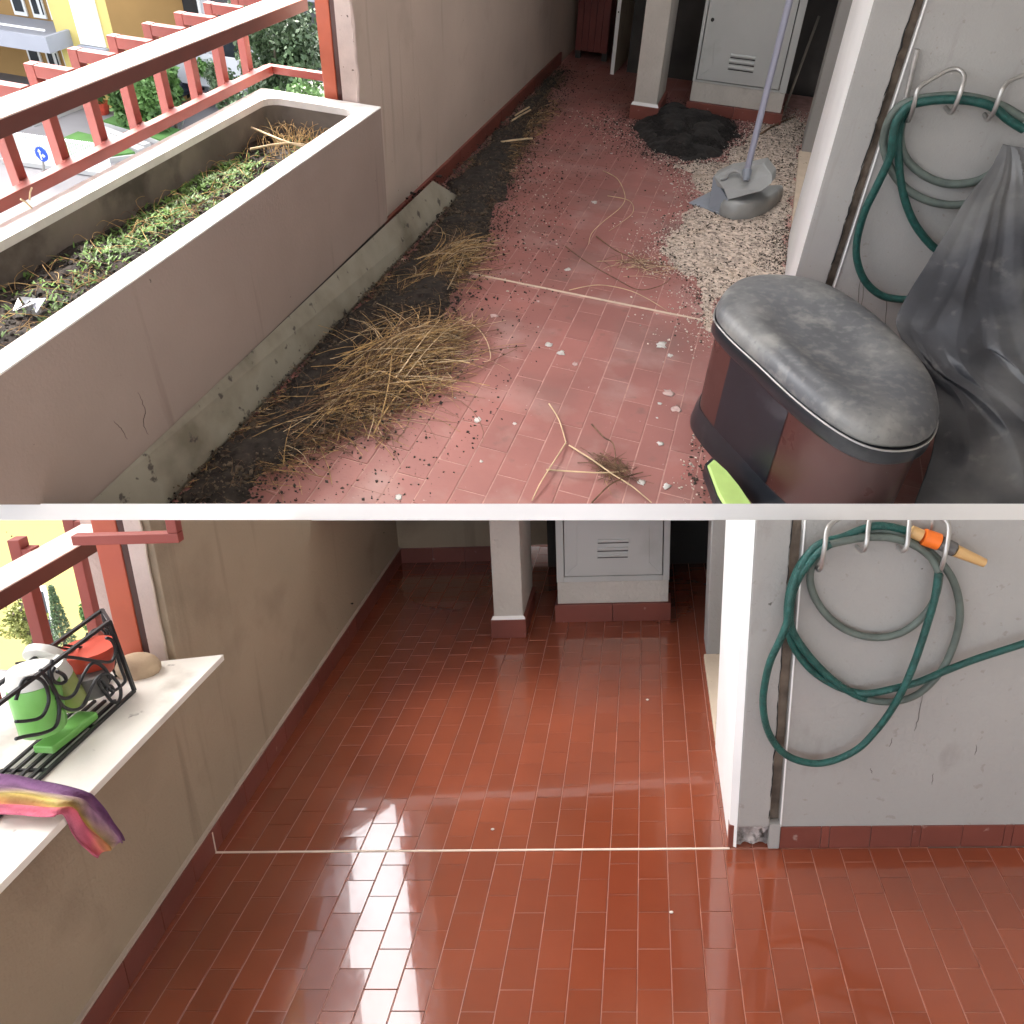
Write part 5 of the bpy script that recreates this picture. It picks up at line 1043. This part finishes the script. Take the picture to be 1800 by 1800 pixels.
MB().box(wa0, wa1, WB, WB + 1.5, GC, 3.2).build('wall', mt['whiteb'], wbd, docut=False)
MB().box(wa0, -13.9, WB + .002, WB + 1.0, 3.2, 14.0).build('upper_wall', mt['whiteb'], wbd, docut=False)  # unseen upper storeys, raised to block sky from the wet floor's reflection
p0_, p1_ = bl(300, 112, WB - 1)[2], bl(300, 142, WB - 1)[2]
H_ = 2.75
for k, dz in enumerate((0, H_, 2 * H_, 3 * H_, 4 * H_, 5 * H_)):
    xr_ = wa1 if k < 2 else -13.9
    MB().box(wa0 + (.3 if k else 1.0), xr_, WB - 1, WB - .9, p1_ + dz, p0_ + dz + .35).build('parapet', mt['whiteb'], wbd, docut=False)
    MB().box(wa0 + (.3 if k else 1.0), xr_, WB - .899, WB - .001, p1_ + dz + .01, p1_ + dz + .16).build('balcony_floor', mt['greyb'], wbd, docut=False)
    for i in range(6):
        w0 = wa0 + .6 + i * 1.25
        if dz > H_ and w0 + 1.0 > -13.9: continue
        wn = MB().box(w0, w0 + .95, WB - .05, WB - .001, p1_ + dz + .25, p1_ + dz + 2.2).build('window', mt['shut'] if i % 2 else mt['greyb'], wbd, docut=False)
        MB().box(w0 + .08, w0 + .87, WB - .07, WB - .0501, p1_ + dz + .3, p1_ + dz + 2.1).build('pane', mt['glassd'], wn, docut=False)
for i in range(7):
    w0 = wa0 + .5 + i * 1.1; zt_ = p1_ - .25
    wn = MB().box(w0, w0 + .9, WB - .05, WB - .001, GC + .1, zt_).build('window', mt['greyb'], wbd, docut=False)
    MB().box(w0 + .06, w0 + .84, WB - .07, WB - .0501, GC + .2, zt_ - .1).build('pane', mt['glassd'], wn, docut=False)
bp_ = MB(); c = bl(356, 122, WB - 1); leaves(bp_, blob(600, c, (.75, .2, .28), 14), .07); tag(bp_.build('balcony_plants', mt['leaf2'], docut=False), 'green plants trailing over the white balcony parapet', 'plants')
# ---- seen past the lower railing
def lb_(x, y, b): return LO.on(x, y, 1, b)
yw = thing('yellow_facade', 'sunlit pale yellow facade behind the orange railing of the lower balcony', 'building', tuple(lb_(120, 1130, 15)), rig=LO)
q0, q1 = lb_(-40, 1060, 15), lb_(150, 1035, 15)
MB().box(q0[0], q1[0], 15, 18, -9, 3).build('wall', mt['yellow'], yw, LO)
for x in (40, 62):
    w0, w1 = lb_(x, 1000, 15)[0], lb_(x + 12, 1000, 15)[0]
    wn = MB().box(w0, w1, 14.93, 14.999, -6.2, -4.9).build('window', mt['shut'], yw, LO); MB().box(w0 + .04, w1 - .04, 14.91, 14.9299, -6.1, -5.0).build('pane', mt['glassd'], wn, LO)
t0_ = lb_(100, 1075, 10)
t = thing('conifer', 'slim dark green conifer standing before the yellow facade', 'tree', (t0_[0], t0_[1], t0_[2] - 2.5), rig=LO)
MB().tube([(t0_[0], t0_[1], t0_[2] - 2.5), t0_ + [0, 0, .25]], [.07, .01], 7).build('trunk', mt['bark'], t, LO)
n = 3400; hgt = rng.random(n) ** 1.2; an = rng.random(n) * 6.283; lay = (np.floor(hgt * 13) / 13); rad = .19 * (1 - hgt) * (.45 + .55 * rng.random(n)) + .02
P = np.stack([t0_[0] + rad * np.cos(an), t0_[1] + rad * np.sin(an), t0_[2] - .75 + hgt * 1.15 - rad * .5], 1); leaves(MB(), P, .022, .35).build('crown', mt['leaf'], t, LO)
for (x, y, b, r_, m_, lb2) in ((45, 1085, 11, (.28, .3, .45), 'leaf3', 'sunlit yellow green bush at the far left below the orange handrail'), (172, 1000, 13, (.22, .4, .5), 'leaf', 'dark green tree at the right edge of the yellow facade'), (172, 1075, 12, (.20, .4, .32), 'leaf2', 'bright green shrub between the yellow facade and the orange post')):
    c = lb_(x, y, b); tree('bush', lb2, c, r_, 2600, .03, mt[m_], LO, 18, c[2] - 2.5, cat='bush')
q = lb_(149, 995, 11); lp = thing('street_lamp', 'white globe lamp in front of the dark tree past the lower railing', 'lamp', tuple(q - [0, 0, 2]), rig=LO)
MB().tube([q - [0, 0, 2], q - [0, 0, .04]], .012, 8).build('post', mt['steel'], lp, LO); s_ = MB(); s_.sphere(q, .052, 16, 10); s_.build('globe', mt['shut'], lp, LO, smooth=True)

# ------------------------------------------------------------------ cracks and scratches in the walls
mt['crack'] = M('hairline_crack', (.06, .04, .035, 1), .95, .3, 60, 0, world=True)
def crack(rig, ax, val, pts, parent, r=.0009, nm='crack'):
    P = []
    for (x0, y0), (x1, y1) in zip(pts[:-1], pts[1:]):
        for t in np.linspace(0, 1, 6, endpoint=False): P.append(rig.on(x0 + (x1 - x0) * t + random.uniform(-1.2, 1.2), y0 + (y1 - y0) * t + random.uniform(-1, 1), ax, val))
    MB().tube(P, [r * (.4 + .6 * math.sin(math.pi * (k + .5) / len(P))) for k in range(len(P))], 5).build(nm, mt['crack'], parent, rig)
crack(UPS, 0, WL + .0004, [(243, 690), (256, 722), (252, 745), (262, 768)], pl, .0007)
crack(UPS, 0, WL + .0004, [(200, 740), (212, 752), (226, 776)], pl, .0007)
crack(UPS, 0, WL + .0004, [(262, 490), (266, 498)], pl, .001)
for p in ([(1623, 1215), (1615, 1262), (1605, 1290)], [(1568, 1298), (1563, 1316)], [(1716, 1310), (1714, 1330)], [(1640, 1360), (1637, 1384)], [(1530, 1350), (1534, 1362)]): crack(LO, 1, JL + .0024, p, rwL[0], .0007, 'scratch')
for p in ([(1560, 520), (1556, 590)], [(1512, 480), (1508, 560)], [(1518, 482), (1514, 560)]): crack(UP, 1, JB + .0024, p, rwL[1], .0006, 'scratch')
# pale stalks caught on the lower rail of the upper railing
for k, (p, q) in enumerate((((56, 330), (52, 352)), ((36, 350), (56, 366)))):
    P = [UPS.fl(*p, .468), UPS.fl(*q, .44)]; tag(MB().tube([P[0], (P[0] + P[1]) / 2 + [0, 0, .004], P[1]], .0022, 6).build('stalk', mt['straw_pale'], rig=UPS), ('upright', 'slanting')[k] + ' pale stalk caught on the red bottom rail at the far left', 'stalk')
# dark car parked under the white building
cb_ = gp(268, 176); car = thing('parked_car', 'dark blue parked car half hidden behind the hedge and the balusters', 'car', tuple(cb_), rig=UP)
mt['carp'] = M('dark_blue_car_paint', (.02, .025, .04, 1), .25, .1, 2, 0, coat=.6)
sec = [(-1.25, .35, .62), (-1.2, .25, .72), (-.55, .25, .80), (.95, .25, .80), (1.2, .28, .66), (1.25, .35, .6)]
bm_ = MB(); bm_.loft([[(cb_[0] + x, cb_[1] - .52, cb_[2] + z0), (cb_[0] + x, cb_[1] + .52, cb_[2] + z0), (cb_[0] + x, cb_[1] + .48, cb_[2] + z1), (cb_[0] + x, cb_[1] - .48, cb_[2] + z1)] for x, z0, z1 in sec]); bm_.build('body', mt['carp'], car, docut=False, bevel=.04)
cabn = MB(); cabn.loft([[(cb_[0] + x, cb_[1] - y, cb_[2] + z), (cb_[0] + x2, cb_[1] - y, cb_[2] + z), (cb_[0] + x2, cb_[1] + y, cb_[2] + z), (cb_[0] + x, cb_[1] + y, cb_[2] + z)] for x, x2, y, z in ((-.65, 1.0, .46, .79), (-.3, .75, .38, 1.12))]); cabn.build('windows', mt['glassd'], car, docut=False)
MB().box(cb_[0] - .29, cb_[0] + .74, cb_[1] - .37, cb_[1] + .37, cb_[2] + 1.121, cb_[2] + 1.15).build('roof', mt['carp'], car, docut=False)
for x in (-.75, .75):
    for y in (-.50, .42):
        wm_ = MB().tube([(cb_[0] + x, cb_[1] + y, cb_[2] + .25), (cb_[0] + x, cb_[1] + y + .08, cb_[2] + .25)], .25, 16).build('wheel', mt['slot'], car, docut=False)
